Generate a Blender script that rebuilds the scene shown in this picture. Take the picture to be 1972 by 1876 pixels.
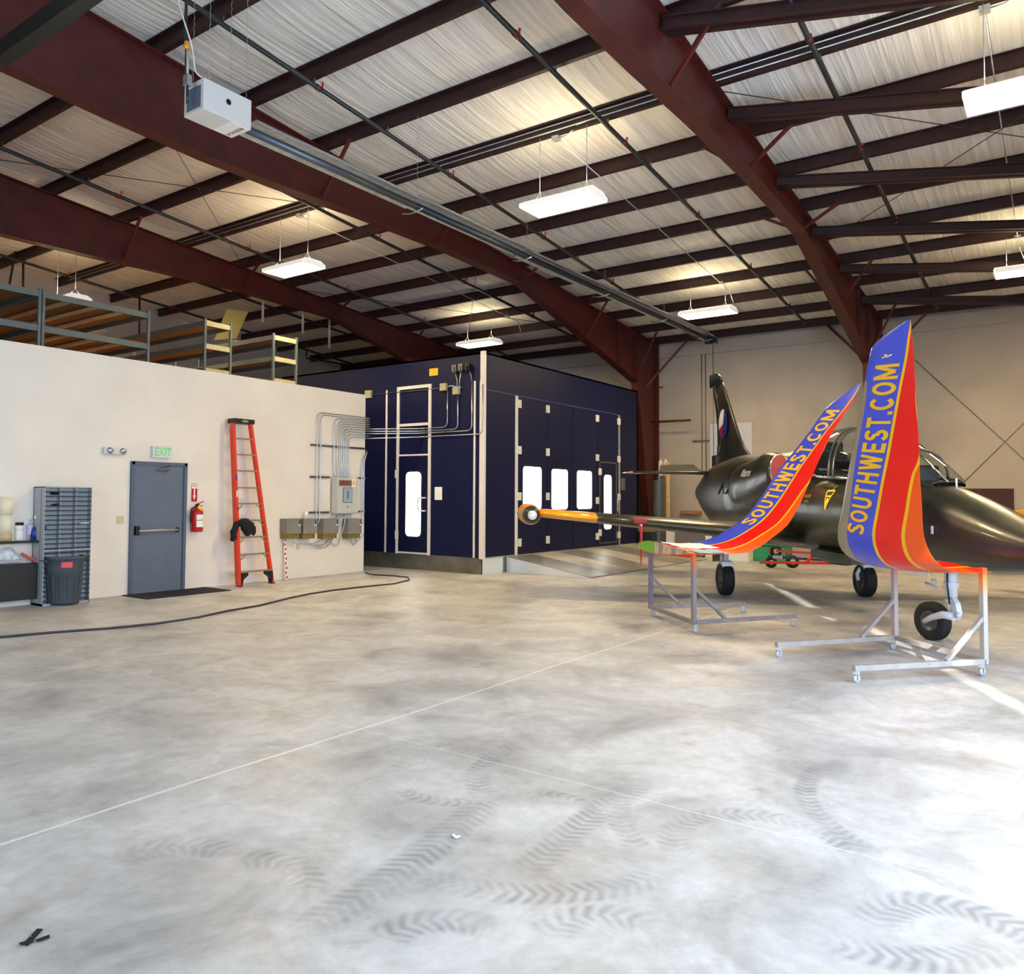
import bpy, bmesh, math, random
from mathutils import Vector, Matrix, Quaternion
random.seed(7)
PI = math.pi
for o in list(bpy.data.objects): bpy.data.objects.remove(o, do_unlink=True)
scene = bpy.context.scene
COL = scene.collection
# ------------------------------------------------------------------ camera
W, H = 1972, 1876
FPX, PCX, PCY = 1549.5, 879.0, 891.4
YAW, PITCH, ROLL = math.radians(37.163), math.radians(2.3956), math.radians(0.42706)
EYE = Vector((0, 0, 1.63))
_f = Vector((math.cos(YAW)*math.cos(PITCH), math.sin(YAW)*math.cos(PITCH), math.sin(PITCH)))
_r = Vector((math.sin(YAW), -math.cos(YAW), 0)); _u = _r.cross(_f)
_c, _s = math.cos(ROLL), math.sin(ROLL)
CR, CU, CF = _c*_r+_s*_u, -_s*_r+_c*_u, _f
cam = bpy.data.cameras.new('camera'); camo = bpy.data.objects.new('camera', cam); COL.objects.link(camo)
m = Matrix((CR, CU, -CF)).transposed().to_4x4(); m.translation = EYE; camo.matrix_world = m
cam.sensor_width = 36; cam.sensor_fit = 'HORIZONTAL'; cam.lens = FPX*36/W
cam.shift_x = (W/2-PCX)/W; cam.shift_y = (PCY-H/2)/W
cam.clip_start = 0.05; cam.clip_end = 200
scene.camera = camo
# ------------------------------------------------------------------ world, lights, exposure
scene.view_settings.view_transform = 'Standard'; scene.view_settings.look = 'None'
scene.view_settings.gamma = 1.0; scene.view_settings.exposure = 0.90
scene.view_settings.use_curve_mapping = False
wd = bpy.data.worlds.new('sky'); scene.world = wd; wd.use_nodes = True
wn = wd.node_tree.nodes; bg = wn['Background']
sky = wn.new('ShaderNodeTexSky'); sky.sky_type = 'HOSEK_WILKIE'; sky.turbidity = 3
sky.sun_direction = (-.84, -.46, .28)
wd.node_tree.links.new(sky.outputs[0], bg.inputs[0]); bg.inputs[1].default_value = 1.0
def lamp(name, kind, loc, energy, color, direction, **kw):
    l = bpy.data.lights.new(name, kind); l.energy = energy; l.color = color
    for k, v in kw.items(): setattr(l, k, v)
    o = bpy.data.objects.new(name, l); COL.objects.link(o); o.location = loc
    o.rotation_euler = Vector(direction).to_track_quat('-Z', 'Y').to_euler()
    return o
SUN_EL = math.radians(15.5); SUN_AZ = math.atan2(.48, 1.0)
lamp('sun', 'SUN', (-5, -8, 6), 9.0, (1, .93, .82),
     (math.cos(SUN_AZ)*math.cos(SUN_EL), math.sin(SUN_AZ)*math.cos(SUN_EL), -math.sin(SUN_EL)), angle=math.radians(.6))
# daylight coming in through the hangar's doorways behind the photographer
lamp('doorway_daylight', 'AREA', (4.6, -2.35, 2.6), 570, (.60, .78, 1.0), (0, 1, -.12), shape='RECTANGLE', size=9.0, size_y=4.6)
lamp('doorway_daylight', 'AREA', (-5.6, 5.0, 3.0), 240, (.80, .90, 1.0), (1, 0, -.1), shape='RECTANGLE', size=8.0, size_y=5.0)
FIXTURE_GLOW = 64.0
# ------------------------------------------------------------------ measuring helpers
XE, Z0, SL = 23.3, 6.33, 1/12.0            # eave position, eave height of rafter top, roof slope
def rz(X): return Z0+(XE-X)*SL
def ray(x, y): return CR*((x-PCX)/FPX) - CU*((y-PCY)/FPX) + CF
def at(x, y, X=None, Y=None, Z=None):
    d = ray(x, y)
    t = (X-EYE.x)/d.x if X is not None else (Y-EYE.y)/d.y if Y is not None else (Z-EYE.z)/d.z
    return EYE+d*t
def atroof(x, y, off=0):
    d = ray(x, y); n = Vector((SL, 0, 1)); k = Z0+SL*XE+off
    return EYE+d*((k-n.dot(EYE))/n.dot(d))
def lerp(a, b, t): return a+(b-a)*t
def interp(tab, x):
    if x <= tab[0][0]: return tab[0][1]
    for (a, va), (b, vb) in zip(tab[:-1], tab[1:]):
        if x <= b: return lerp(va, vb, (x-a)/(b-a))
    return tab[-1][1]
def smooth(tab, x):                          # catmull-rom through table rows (x, v)
    n = len(tab)
    if x <= tab[0][0]: return tab[0][1]
    if x >= tab[-1][0]: return tab[-1][1]
    for i in range(n-1):
        if x <= tab[i+1][0]: break
    x0, v0 = tab[i]; x1, v1 = tab[i+1]; h = x1-x0; t = (x-x0)/h
    def slope(j):
        if j <= 0: return (tab[1][1]-tab[0][1])/(tab[1][0]-tab[0][0])
        if j >= n-1: return (tab[-1][1]-tab[-2][1])/(tab[-1][0]-tab[-2][0])
        a = (tab[j][1]-tab[j-1][1])/(tab[j][0]-tab[j-1][0]); b = (tab[j+1][1]-tab[j][1])/(tab[j+1][0]-tab[j][0])
        return 0 if a*b <= 0 else 2*a*b/(a+b)
    m0, m1 = slope(i)*h, slope(i+1)*h
    return (2*t**3-3*t**2+1)*v0+(t**3-2*t**2+t)*m0+(-2*t**3+3*t**2)*v1+(t**3-t**2)*m1
# ------------------------------------------------------------------ materials
MATS = {}
def sr(r, g, b):
    f = lambda c: (c/255/12.92) if c/255 <= .04045 else ((c/255+.055)/1.055)**2.4
    return (f(r), f(g), f(b), 1)
def mat(name, rgb, rough=.5, metal=0, var=.0, vscale=4, bump=0, bscale=60, emit=None, estr=0, coat=0, stretch=(1, 1, 1), rgb2=None, spec=None):
    if name in MATS: return MATS[name]
    M = bpy.data.materials.new(name); M.use_nodes = True; MATS[name] = M
    N, L = M.node_tree.nodes, M.node_tree.links; b = N['Principled BSDF']
    col = sr(*rgb)
    b.inputs['Base Color'].default_value = col; b.inputs['Roughness'].default_value = rough
    b.inputs['Metallic'].default_value = metal; b.inputs['Coat Weight'].default_value = coat
    if spec is not None: b.inputs['Specular IOR Level'].default_value = spec
    tc = N.new('ShaderNodeTexCoord'); mp = N.new('ShaderNodeMapping'); mp.inputs['Scale'].default_value = stretch
    L.new(tc.outputs['Object'], mp.inputs[0])
    if var or rgb2:
        nz = N.new('ShaderNodeTexNoise'); nz.inputs['Scale'].default_value = vscale; nz.inputs['Detail'].default_value = 6
        L.new(mp.outputs[0], nz.inputs['Vector'])
        rp = N.new('ShaderNodeValToRGB'); rp.color_ramp.elements[0].position = .35; rp.color_ramp.elements[1].position = .65
        c2 = sr(*rgb2) if rgb2 else col
        rp.color_ramp.elements[0].color = [c*(1-var) for c in col[:3]]+[1]
        rp.color_ramp.elements[1].color = [min(1, c*(1+var)) for c in c2[:3]]+[1]
        L.new(nz.outputs[0], rp.inputs[0]); L.new(rp.outputs[0], b.inputs['Base Color'])
    if bump:
        nb = N.new('ShaderNodeTexNoise'); nb.inputs['Scale'].default_value = bscale; nb.inputs['Detail'].default_value = 3
        L.new(mp.outputs[0], nb.inputs['Vector'])
        bp = N.new('ShaderNodeBump'); bp.inputs['Strength'].default_value = bump; bp.inputs['Distance'].default_value = .02
        L.new(nb.outputs[0], bp.inputs['Height']); L.new(bp.outputs[0], b.inputs['Normal'])
    if emit:
        b.inputs['Emission Color'].default_value = (*emit, 1); b.inputs['Emission Strength'].default_value = estr
    return M
m_wall = mat('drywall', (232, 224, 212), .8, var=.03, vscale=1.5, bump=.05, bscale=200)
m_sidewall = mat('wall_liner', (184, 176, 168), .75, var=.06, vscale=1.2, bump=.1, bscale=30)
m_red = mat('red_oxide_steel', (74, 20, 16), .55, var=.22, vscale=3, bump=.1, bscale=80)
m_reddark = mat('purlin_steel', (46, 18, 17), .55, var=.25, vscale=5)
m_redbr = mat('brace_steel', (88, 24, 18), .5, var=.1)
m_pipe = mat('black_pipe', (34, 38, 38), .4, var=.1)
m_galv = mat('galvanised', (186, 192, 196), .36, .7, var=.15, vscale=8)
m_galvd = mat('dull_galvanised', (120, 120, 112), .42, .75, var=.2, vscale=3)
m_steel = mat('polished_steel', (186, 190, 194), .28, .95)
m_chrome = mat('chrome', (225, 228, 230), .08, 1)
m_white = mat('white_enamel', (214, 212, 208), .4)
m_trimw = mat('white_trim', (222, 218, 214), .35)
m_navy = mat('navy_panel', (5, 14, 56), .5, var=.10, vscale=2, spec=.25)
m_navyd = mat('navy_seam', (6, 8, 24), .5)
m_black = mat('black_plastic', (16, 16, 17), .45)
m_blackm = mat('matte_black', (12, 12, 13), .85, var=.2, vscale=30)
m_rubber = mat('tyre_rubber', (22, 22, 23), .7, var=.15, vscale=20)
m_grey = mat('grey_paint', (96, 108, 126), .45, var=.04, vscale=4)
m_greyd = mat('grey_paint_frame', (84, 97, 116), .42)
m_ltgrey = mat('light_grey_enamel', (196, 196, 190), .4)
m_boxgrey = mat('box_grey', (132, 128, 120), .5, var=.08)
m_orange = mat('ladder_orange', (226, 56, 24), .4)
m_alu = mat('aluminium', (168, 160, 146), .38, .8, var=.1)
m_redp = mat('signal_red', (190, 18, 20), .35)
m_yellow = mat('yellow', (244, 184, 12), .4)
m_yellow2 = mat('aircraft_yellow', (240, 160, 14), .3, coat=.3)
m_olive = mat('olive_gloss', (30, 35, 25), .32, var=.25, vscale=.9, rgb2=(50, 47, 30), coat=.12)
m_oliveu = mat('underside_green', (40, 48, 42), .3, var=.1, coat=.2)
m_gearw = mat('gear_white', (214, 218, 224), .35)
m_glow = mat('light_diffuser', (255, 250, 240), .5, emit=(1, .75, .42), estr=FIXTURE_GLOW)
m_up = mat('uplight_strip', (255, 244, 220), .5, emit=(1, .80, .46), estr=13)
m_fixw = mat('fixture_white', (236, 232, 226), .5, emit=(1, .93, .82), estr=.25)
m_win = mat('booth_window_lit', (240, 245, 250), .3, emit=(.90, .96, 1), estr=1.6)
m_exitg = mat('exit_letters', (20, 190, 80), .5, emit=(.02, .55, .14), estr=.3)
m_wood = mat('pine', (222, 186, 132), .6, var=.15, vscale=3, stretch=(1, 8, 8))
m_chip = mat('chipboard', (150, 110, 68), .7, var=.2, vscale=30)
m_shelfm = mat('shelf_steel', (92, 104, 106), .45, .3, var=.1)
m_shelfl = mat('shelf_steel_cream', (176, 174, 140), .45, .2, var=.1)
m_card = mat('cardboard', (170, 120, 66), .8, var=.1)
m_green = mat('green_plastic', (50, 150, 110), .5, var=.15)
m_tow = mat('towbar_red', (206, 52, 22), .4)
m_brown = mat('brown_board', (62, 28, 26), .5)
m_paper = mat('paper_white', (240, 238, 232), .8)
m_primer = mat('green_primer', (120, 178, 70), .6)
m_beige = mat('beige_plastic', (206, 196, 160), .5)
m_bluep = mat('blue_plastic', (22, 60, 140), .35)
m_denim = mat('denim', (58, 84, 130), .85, var=.15, vscale=40)
m_skin = mat('skin', (196, 146, 118), .6)
m_redcov = mat('red_cover', (150, 16, 20), .5)
m_stencil = mat('yellow_stencil', (226, 176, 24), .5)
m_intblk = mat('cockpit_dark', (24, 26, 28), .5)
m_trash = mat('trash_grey', (62, 72, 78), .5, var=.12, vscale=5)
m_bin = mat('organiser_grey', (160, 166, 172), .45)
m_cord = mat('cord_black', (44, 44, 58), .5)
m_mat = mat('mat_black', (20, 21, 23), .95, var=.3, vscale=80)
def glass(name, rgb, rough=.02, alpha=.35):
    M = mat(name, rgb, rough); b = M.node_tree.nodes['Principled BSDF']
    b.inputs['Transmission Weight'].default_value = 1.0; b.inputs['IOR'].default_value = 1.1
    return M
m_glass = glass('canopy_glass', (232, 236, 232))
m_clear = glass('clear_plastic', (236, 242, 246))
def nodes_of(M): return M.node_tree.nodes, M.node_tree.links, M.node_tree.nodes['Principled BSDF']
# ------------------------------------------------------------------ mesh builder
class MB:
    def __init__(s): s.v = []; s.f = []; s.mi = []; s.sm = []; s.uv = None
    def add(s, vs, fs, mi=0, smooth=False):
        b = len(s.v); s.v += [Vector(p) for p in vs]
        for f in fs: s.f.append([b+i for i in f]); s.mi.append(mi); s.sm.append(smooth)
        return s
    def box(s, p0, p1, mi=0):
        x0, y0, z0 = (min(a, b) for a, b in zip(p0, p1)); x1, y1, z1 = (max(a, b) for a, b in zip(p0, p1))
        vs = [(x, y, z) for z in (z0, z1) for y in (y0, y1) for x in (x0, x1)]
        return s.add(vs, [(0, 2, 3, 1), (4, 5, 7, 6), (0, 1, 5, 4), (2, 6, 7, 3), (0, 4, 6, 2), (1, 3, 7, 5)], mi)
    def bar(s, a, b, w, h, up=(0, 0, 1), mi=0):
        a, b = Vector(a), Vector(b); d = (b-a).normalized(); up = Vector(up)
        if abs(d.dot(up.normalized())) > .99: up = Vector((1, 0, 0))
        sd = d.cross(up).normalized(); u = sd.cross(d).normalized()
        vs = [p+sd*i*w/2+u*j*h/2 for p in (a, b) for j in (-1, 1) for i in (-1, 1)]
        return s.add(vs, [(0, 1, 3, 2), (4, 6, 7, 5), (0, 4, 5, 1), (2, 3, 7, 6), (0, 2, 6, 4), (1, 5, 7, 3)], mi)
    def tube(s, pts, r, n=8, caps=True, mi=0, fillet=0):
        pts = [Vector(p) for p in pts]
        if fillet:
            q = [pts[0]]
            for i in range(1, len(pts)-1):
                a, b, c = pts[i-1], pts[i], pts[i+1]
                f = min(fillet, (a-b).length*.48, (c-b).length*.48)
                p0 = b+(a-b).normalized()*f; p1 = b+(c-b).normalized()*f
                for k in range(6):
                    t = k/5; q.append(p0*(1-t)**2+b*2*t*(1-t)+p1*t*t)
            q.append(pts[-1]); pts = q
        rs = r if isinstance(r, (list, tuple)) else [r]*len(pts)
        ref = None; rings = []
        for i, p in enumerate(pts):
            d = (pts[min(i+1, len(pts)-1)]-pts[max(i-1, 0)])
            d = d.normalized() if d.length > 1e-9 else Vector((0, 0, 1))
            if ref is None: ref = Vector((0, 0, 1)) if abs(d.z) < .9 else Vector((1, 0, 0))
            sd = d.cross(ref).normalized(); u = sd.cross(d).normalized(); ref = u
            rings.append([p+sd*math.cos(2*PI*k/n)*rs[i]+u*math.sin(2*PI*k/n)*rs[i] for k in range(n)])
        vs = [v for rg in rings for v in rg]; fs = []
        for i in range(len(pts)-1):
            for k in range(n): fs.append((i*n+k, i*n+(k+1) % n, (i+1)*n+(k+1) % n, (i+1)*n+k))
        s.add(vs, fs, mi, True)
        if caps and rs[0] > 1e-4: s.add(rings[0], [tuple(reversed(range(n)))], mi)
        if caps and rs[-1] > 1e-4: s.add(rings[-1], [tuple(range(n))], mi)
        return s
    def lathe(s, prof, c=(0, 0, 0), axis=(0, 0, 1), n=24, mi=0):
        c = Vector(c); ax = Vector(axis).normalized()
        t = Vector((1, 0, 0)) if abs(ax.x) < .9 else Vector((0, 1, 0))
        u = ax.cross(t).normalized(); w = ax.cross(u)
        vs = [c+ax*z+(u*math.cos(2*PI*k/n)+w*math.sin(2*PI*k/n))*r for r, z in prof for k in range(n)]
        fs = [(i*n+k, i*n+(k+1) % n, (i+1)*n+(k+1) % n, (i+1)*n+k) for i in range(len(prof)-1) for k in range(n)]
        return s.add(vs, fs, mi, True)
    def prism(s, poly, d, mi=0):
        poly = [Vector(p) for p in poly]; d = Vector(d); n = len(poly)
        vs = poly+[p+d for p in poly]
        return s.add(vs, [tuple(reversed(range(n))), tuple(range(n, 2*n))]+[(i, (i+1) % n, n+(i+1) % n, n+i) for i in range(n)], mi)
    def loft(s, rings, mi=0, cap=True, smooth=True, closed=True):
        n = len(rings[0]); vs = [p for r in rings for p in r]; fs = []
        for i in range(len(rings)-1):
            for k in range(n if closed else n-1): fs.append((i*n+k, i*n+(k+1) % n, (i+1)*n+(k+1) % n, (i+1)*n+k))
        s.add(vs, fs, mi, smooth)
        if cap and closed: s.add(rings[0], [tuple(reversed(range(n)))], mi); s.add(rings[-1], [tuple(range(n))], mi)
        return s
    def sphere(s, c, r, n=12, mi=0, sc=(1, 1, 1)):
        c = Vector(c); m = n//2
        rings = [[c+Vector((math.cos(2*PI*k/n)*math.sin(PI*i/m)*r*sc[0], math.sin(2*PI*k/n)*math.sin(PI*i/m)*r*sc[1], math.cos(PI*i/m)*r*sc[2])) for k in range(n)] for i in range(m+1)]
        return s.loft(rings, mi, cap=False)
    def build(s, name, mats, parent=None, bevel=0, loc=None, fix=True):
        me = bpy.data.meshes.new(name); me.from_pydata([tuple(v) for v in s.v], [], s.f)
        for M in (mats if isinstance(mats, (list, tuple)) else [mats]): me.materials.append(M)
        for p, i, q in zip(me.polygons, s.mi, s.sm): p.material_index = i; p.use_smooth = q
        if fix:
            b = bmesh.new(); b.from_mesh(me); bmesh.ops.remove_doubles(b, verts=b.verts, dist=1e-5)
            bmesh.ops.recalc_face_normals(b, faces=b.faces); b.to_mesh(me); b.free()
        o = bpy.data.objects.new(name, me); COL.objects.link(o)
        if parent is not None:
            o.parent = parent
            if parent.get('_world'): o.matrix_parent_inverse = Matrix.Translation(-Vector(parent.location))
        if bevel:
            md = o.modifiers.new('bevel', 'BEVEL'); md.width = bevel; md.segments = 2; md.limit_method = 'ANGLE'
        return o
def tag(o, label=None, cat=None, group=None, kind=None):
    if label: o['label'] = label
    if cat: o['category'] = cat
    if group: o['group'] = group
    if kind: o['kind'] = kind
    return o
def thing(name, label, cat, loc=(0, 0, 0), group=None, rz_=0, world=False):
    o = bpy.data.objects.new(name, None); COL.objects.link(o); o.location = loc; o.rotation_euler.z = rz_
    o.empty_display_size = .1
    if world: o['_world'] = 1                # parts are given in world coordinates
    return tag(o, label, cat, group)
def copy_tree(o, parent=None):
    c = o.copy(); COL.objects.link(c)
    if parent is not None: c.parent = parent; c.matrix_parent_inverse = o.matrix_parent_inverse.copy()
    for ch in list(o.children): copy_tree(ch, c)
    return c
def struct(mb, name, m, **k): return tag(mb.build(name, m, **k), kind='structure')
def text_mesh(body, size=1.0, italic=0.0, bold=0.0, extrude=0.0, align='CENTER'):
    cu = bpy.data.curves.new('t', 'FONT'); cu.body = body; cu.size = size; cu.shear = italic; cu.offset = bold
    cu.extrude = extrude; cu.align_x = align; cu.align_y = 'CENTER'; cu.resolution_u = 4
    ob = bpy.data.objects.new('t', cu); COL.objects.link(ob)
    dg = bpy.context.evaluated_depsgraph_get(); me = bpy.data.meshes.new_from_object(ob.evaluated_get(dg))
    bpy.data.objects.remove(ob, do_unlink=True); return me
def put_text(body, name, M, origin, right, up, size, parent=None, italic=0, bold=0, label=None, stretchx=1.0):
    me = text_mesh(body, 1.0, italic, bold, .0)
    r, u = Vector(right).normalized(), Vector(up).normalized(); n = r.cross(u)
    for v in me.vertices:
        p = Vector(origin)+r*(v.co.x*size*stretchx)+u*(v.co.y*size)+n*(v.co.z+.0)
        v.co = p
    me.materials.clear(); me.materials.append(M); me.name = name
    o = bpy.data.objects.new(name, me); COL.objects.link(o)
    if parent is not None:
        o.parent = parent
        if parent.get('_world'): o.matrix_parent_inverse = Matrix.Translation(-Vector(parent.location))
    if label: o['label'] = label
    return o
# ================================================================== THE SETTING
# concrete floor with joints, stains and tyre marks
def floor_material():
    M = mat('concrete', (178, 174, 168), .45); N, L, b = nodes_of(M)
    for n in list(N):
        if n.type in ('TEX_COORD', 'MAPPING'): N.remove(n)
    geo = N.new('ShaderNodeNewGeometry'); sep = N.new('ShaderNodeSeparateXYZ'); L.new(geo.outputs['Position'], sep.inputs[0])
    def mth(op, a, c=None, e=None, clamp=False):
        n = N.new('ShaderNodeMath'); n.operation = op; n.use_clamp = clamp
        for i, q in enumerate((a, c, e)):
            if q is None: continue
            if isinstance(q, (int, float)): n.inputs[i].default_value = q
            else: L.new(q, n.inputs[i])
        return n.outputs[0]
    def noise(scale, detail=6, rough=.55, vec=None, dist=0):
        n = N.new('ShaderNodeTexNoise'); n.inputs['Scale'].default_value = scale; n.inputs['Detail'].default_value = detail
        n.inputs['Roughness'].default_value = rough; n.inputs['Distortion'].default_value = dist
        L.new(vec or geo.outputs['Position'], n.inputs['Vector']); return n.outputs[0]
    def ramp(fac, stops):
        r = N.new('ShaderNodeValToRGB'); L.new(fac, r.inputs[0])
        while len(r.color_ramp.elements) < len(stops): r.color_ramp.elements.new(.5)
        for e, (p, c) in zip(r.color_ramp.elements, stops): e.position = p; e.color = c if len(c) == 4 else (*c, 1)
        return r.outputs[0]
    def mix(fac, a, c, mode='MIX'):
        n = N.new('ShaderNodeMix'); n.data_type = 'RGBA'; n.blend_type = mode
        if isinstance(fac, (int, float)): n.inputs[0].default_value = fac
        else: L.new(fac, n.inputs[0])
        for i, q in ((6, a), (7, c)):
            if isinstance(q, tuple): n.inputs[i].default_value = q
            else: L.new(q, n.inputs[i])
        return n.outputs[2]
    X, Y = sep.outputs[0], sep.outputs[1]
    base = ramp(noise(1.3, 9, .66, dist=.5), [(.30, sr(152, 150, 146)), (.43, sr(176, 175, 172)), (.60, sr(202, 201, 199))])
    fine = ramp(noise(9, 8, .7), [(.3, (.80, .80, .80)), (.7, (1.06, 1.06, 1.06))])
    col = mix(1.0, base, fine, 'MULTIPLY')
    # brown-grey stains
    st = ramp(noise(.9, 5, .6, dist=1.2), [(.60, (0, 0, 0)), (.72, (1, 1, 1))])
    col = mix(mth('MULTIPLY', st, .55), col, sr(150, 138, 122))
    st2 = ramp(noise(3.1, 5, .6, dist=.8), [(.60, (0, 0, 0)), (.74, (1, 1, 1))])
    col = mix(mth('MULTIPLY', st2, .4), col, sr(134, 130, 124))
    # tyre tracks: arcs through three points with chevron tread
    grunge = ramp(noise(3.2, 5, .6), [(.38, (0, 0, 0)), (.6, (1, 1, 1))])
    tracks = [((985, 1440), (930, 1475), (926, 1528), .075), ((945, 1532), (820, 1640), (700, 1722), .10), ((1238, 1508), (1130, 1580), (1035, 1660), .09),
              ((1205, 1512), (1190, 1565), (1212, 1612), .07), ((850, 1700), (1050, 1722), (1262, 1690), .09), ((745, 1806), (835, 1772), (925, 1780), .09),
              ((1060, 1800), (1135, 1764), (1235, 1775), .09), ((1690, 1782), (1810, 1742), (1960, 1790), .10), ((1650, 1830), (1790, 1850), (1930, 1820), .09),
              ((230, 1655), (330, 1632), (430, 1640), .10), ((495, 1655), (560, 1668), (592, 1715), .09), ((1610, 1468), (1552, 1530), (1605, 1595), .06),
              ((1300, 1600), (1420, 1568), (1650, 1645), .08), ((780, 1525), (860, 1545), (960, 1535), .06), ((1000, 1535), (1060, 1530), (1120, 1545), .05)]
    total = None
    for a, c, e, w in tracks:
        A, B, C = (at(*p, Z=0) for p in (a, c, e))
        d = 2*(A.x*(B.y-C.y)+B.x*(C.y-A.y)+C.x*(A.y-B.y))
        if abs(d) < 1e-6: continue
        sq = lambda p: p.x*p.x+p.y*p.y
        ux = (sq(A)*(B.y-C.y)+sq(B)*(C.y-A.y)+sq(C)*(A.y-B.y))/d; uy = (sq(A)*(C.x-B.x)+sq(B)*(A.x-C.x)+sq(C)*(B.x-A.x))/d
        R = math.hypot(A.x-ux, A.y-uy)
        mid = math.atan2(B.y-uy, B.x-ux)
        half = max(abs((math.atan2(p.y-uy, p.x-ux)-mid+PI) % (2*PI)-PI) for p in (A, C))
        dx = mth('SUBTRACT', X, ux); dy = mth('SUBTRACT', Y, uy)
        ca, sa = math.cos(-mid), math.sin(-mid)
        lx = mth('SUBTRACT', mth('MULTIPLY', dx, ca), mth('MULTIPLY', dy, sa)); ly = mth('ADD', mth('MULTIPLY', dx, sa), mth('MULTIPLY', dy, ca))
        ang = mth('ARCTAN2', ly, lx); rr = mth('SQRT', mth('ADD', mth('MULTIPLY', lx, lx), mth('MULTIPLY', ly, ly)))
        off = mth('ABSOLUTE', mth('SUBTRACT', rr, R))
        inr = mth('SUBTRACT', 1, mth('SMOOTH_MAX', mth('DIVIDE', mth('SUBTRACT', off, w*.75), w*.4), 0, .1), clamp=True)
        ina = mth('SUBTRACT', 1, mth('MAXIMUM', mth('DIVIDE', mth('SUBTRACT', mth('ABSOLUTE', ang), half*.85), half*.25), 0), clamp=True)
        tread = mth('ADD', mth('MULTIPLY', mth('SINE', mth('ADD', mth('MULTIPLY', ang, R*110), mth('MULTIPLY', off, 60))), .35), .6, clamp=True)
        k = mth('MULTIPLY', mth('MULTIPLY', inr, ina), tread)
        total = k if total is None else mth('MAXIMUM', total, k)
    total = mth('MULTIPLY', total, mth('ADD', mth('MULTIPLY', grunge, .75), .25))
    col = mix(mth('MULTIPLY', total, .68), col, sr(112, 116, 120))
    # saw-cut joints, filled pale
    wob = mth('MULTIPLY', mth('SUBTRACT', noise(.4, 2), .5), .08)
    for axis, pos, wd_, a in ((Y, 3.97, .012, .8), (X, 4.14, .006, .45), (X, 10.2, .005, .4), (Y, 10.0, .005, .3)):
        q = mth('LESS_THAN', mth('ABSOLUTE', mth('SUBTRACT', mth('ADD', axis, wob), pos)), wd_)
        col = mix(mth('MULTIPLY', q, a), col, sr(226, 224, 218))
    L.new(col, b.inputs['Base Color'])
    rgh = ramp(noise(1.3, 6, .6), [(.3, (.30, .30, .30)), (.7, (.55, .55, .55))]); L.new(rgh, b.inputs['Roughness'])
    bp = N.new('ShaderNodeBump'); bp.inputs['Strength'].default_value = .12; bp.inputs['Distance'].default_value = .01
    L.new(noise(14, 8, .7), bp.inputs['Height']); L.new(bp.outputs[0], b.inputs['Normal'])
    return M
m_floor = floor_material()
struct(MB().box((-6, -2.6, -.15), (23.6, 22.5, 0)), 'floor', m_floor)
XW = 23.5
struct(MB().box((XW, -2.6, 0), (XW+.15, 22.5, 6.75)), 'wall_right', m_sidewall)
struct(MB().box((-6, 22.33, 0), (XW, 22.5, 9.2)), 'wall_back', m_sidewall)
struct(MB().box((-6.15, -2.6, 0), (-6, 22.5, 9.2)), 'wall_left', m_sidewall)
# front wall with its narrow gaps between closed door leaves, behind and beside the photographer
fw = MB()
gaps = [(.90, 1.28, 3.3, 5.5), (1.50, 1.90, 0, 3.0)]
xs = [-6]+[g for gp in gaps for g in gp[:2]]+[XW]
for i in range(0, len(xs), 2): fw.box((xs[i], -2.63, 0), (xs[i+1], -2.6, 9.2))
for g in gaps:
    fw.box((g[0], -2.63, g[3]), (g[1], -2.6, 9.2))
    if g[2]: fw.box((g[0], -2.63, 0), (g[1], -2.6, g[2]))
struct(fw, 'wall_front', m_sidewall)
# ceiling: white insulation liner sagging between the purlins
PX = [9.32+1.567*i for i in range(-9, 9)]+[23.2]
def ceiling_material():
    M = mat('roof_liner', (206, 200, 192), .5); N, L, b = nodes_of(M)
    geo = N.new('ShaderNodeNewGeometry'); mp = N.new('ShaderNodeMapping'); mp.inputs['Scale'].default_value = (.35, 9, 1)
    L.new(geo.outputs['Position'], mp.inputs[0])
    nz = N.new('ShaderNodeTexNoise'); nz.inputs['Scale'].default_value = 1.6; nz.inputs['Detail'].default_value = 5; nz.inputs['Distortion'].default_value = .35
    L.new(mp.outputs[0], nz.inputs['Vector'])
    bp = N.new('ShaderNodeBump'); bp.inputs['Strength'].default_value = .8; bp.inputs['Distance'].default_value = .05
    L.new(nz.outputs[0], bp.inputs['Height']); L.new(bp.outputs[0], b.inputs['Normal'])
    rp = N.new('ShaderNodeValToRGB'); L.new(nz.outputs[0], rp.inputs[0])
    rp.color_ramp.elements[0].position = .3; rp.color_ramp.elements[0].color = sr(214, 210, 204)
    rp.color_ramp.elements[1].position = .7; rp.color_ramp.elements[1].color = sr(246, 243, 238)
    L.new(rp.outputs[0], b.inputs['Base Color']); return M
m_ceil = ceiling_material()
c_ = MB(); ring_lo = []; xs = []
for a, bx in zip(PX[:-1], PX[1:]):
    for k in range(8): xs.append((lerp(a, bx, k/8), math.sin(PI*k/8)))
xs.append((23.5, 0)); xs.insert(0, (-6.1, 0))
ys = (-2.7, 22.45)
top = [[Vector((x, y, rz(x)+.215-.05*sg)) for x, sg in xs] for y in ys]
c_.loft(top, cap=False, closed=False)
c_.loft([[Vector((x, y, rz(x)+.42)) for x, sg in xs] for y in ys], cap=False, closed=False)
struct(c_, 'ceiling', m_ceil, fix=False)
tr = MB().box((XW-.10, -2.6, 5.93), (XW, 22.3, 6.30)); struct(tr, 'trim_1', m_sidewall)      # deeper band at the head of the side wall
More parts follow.
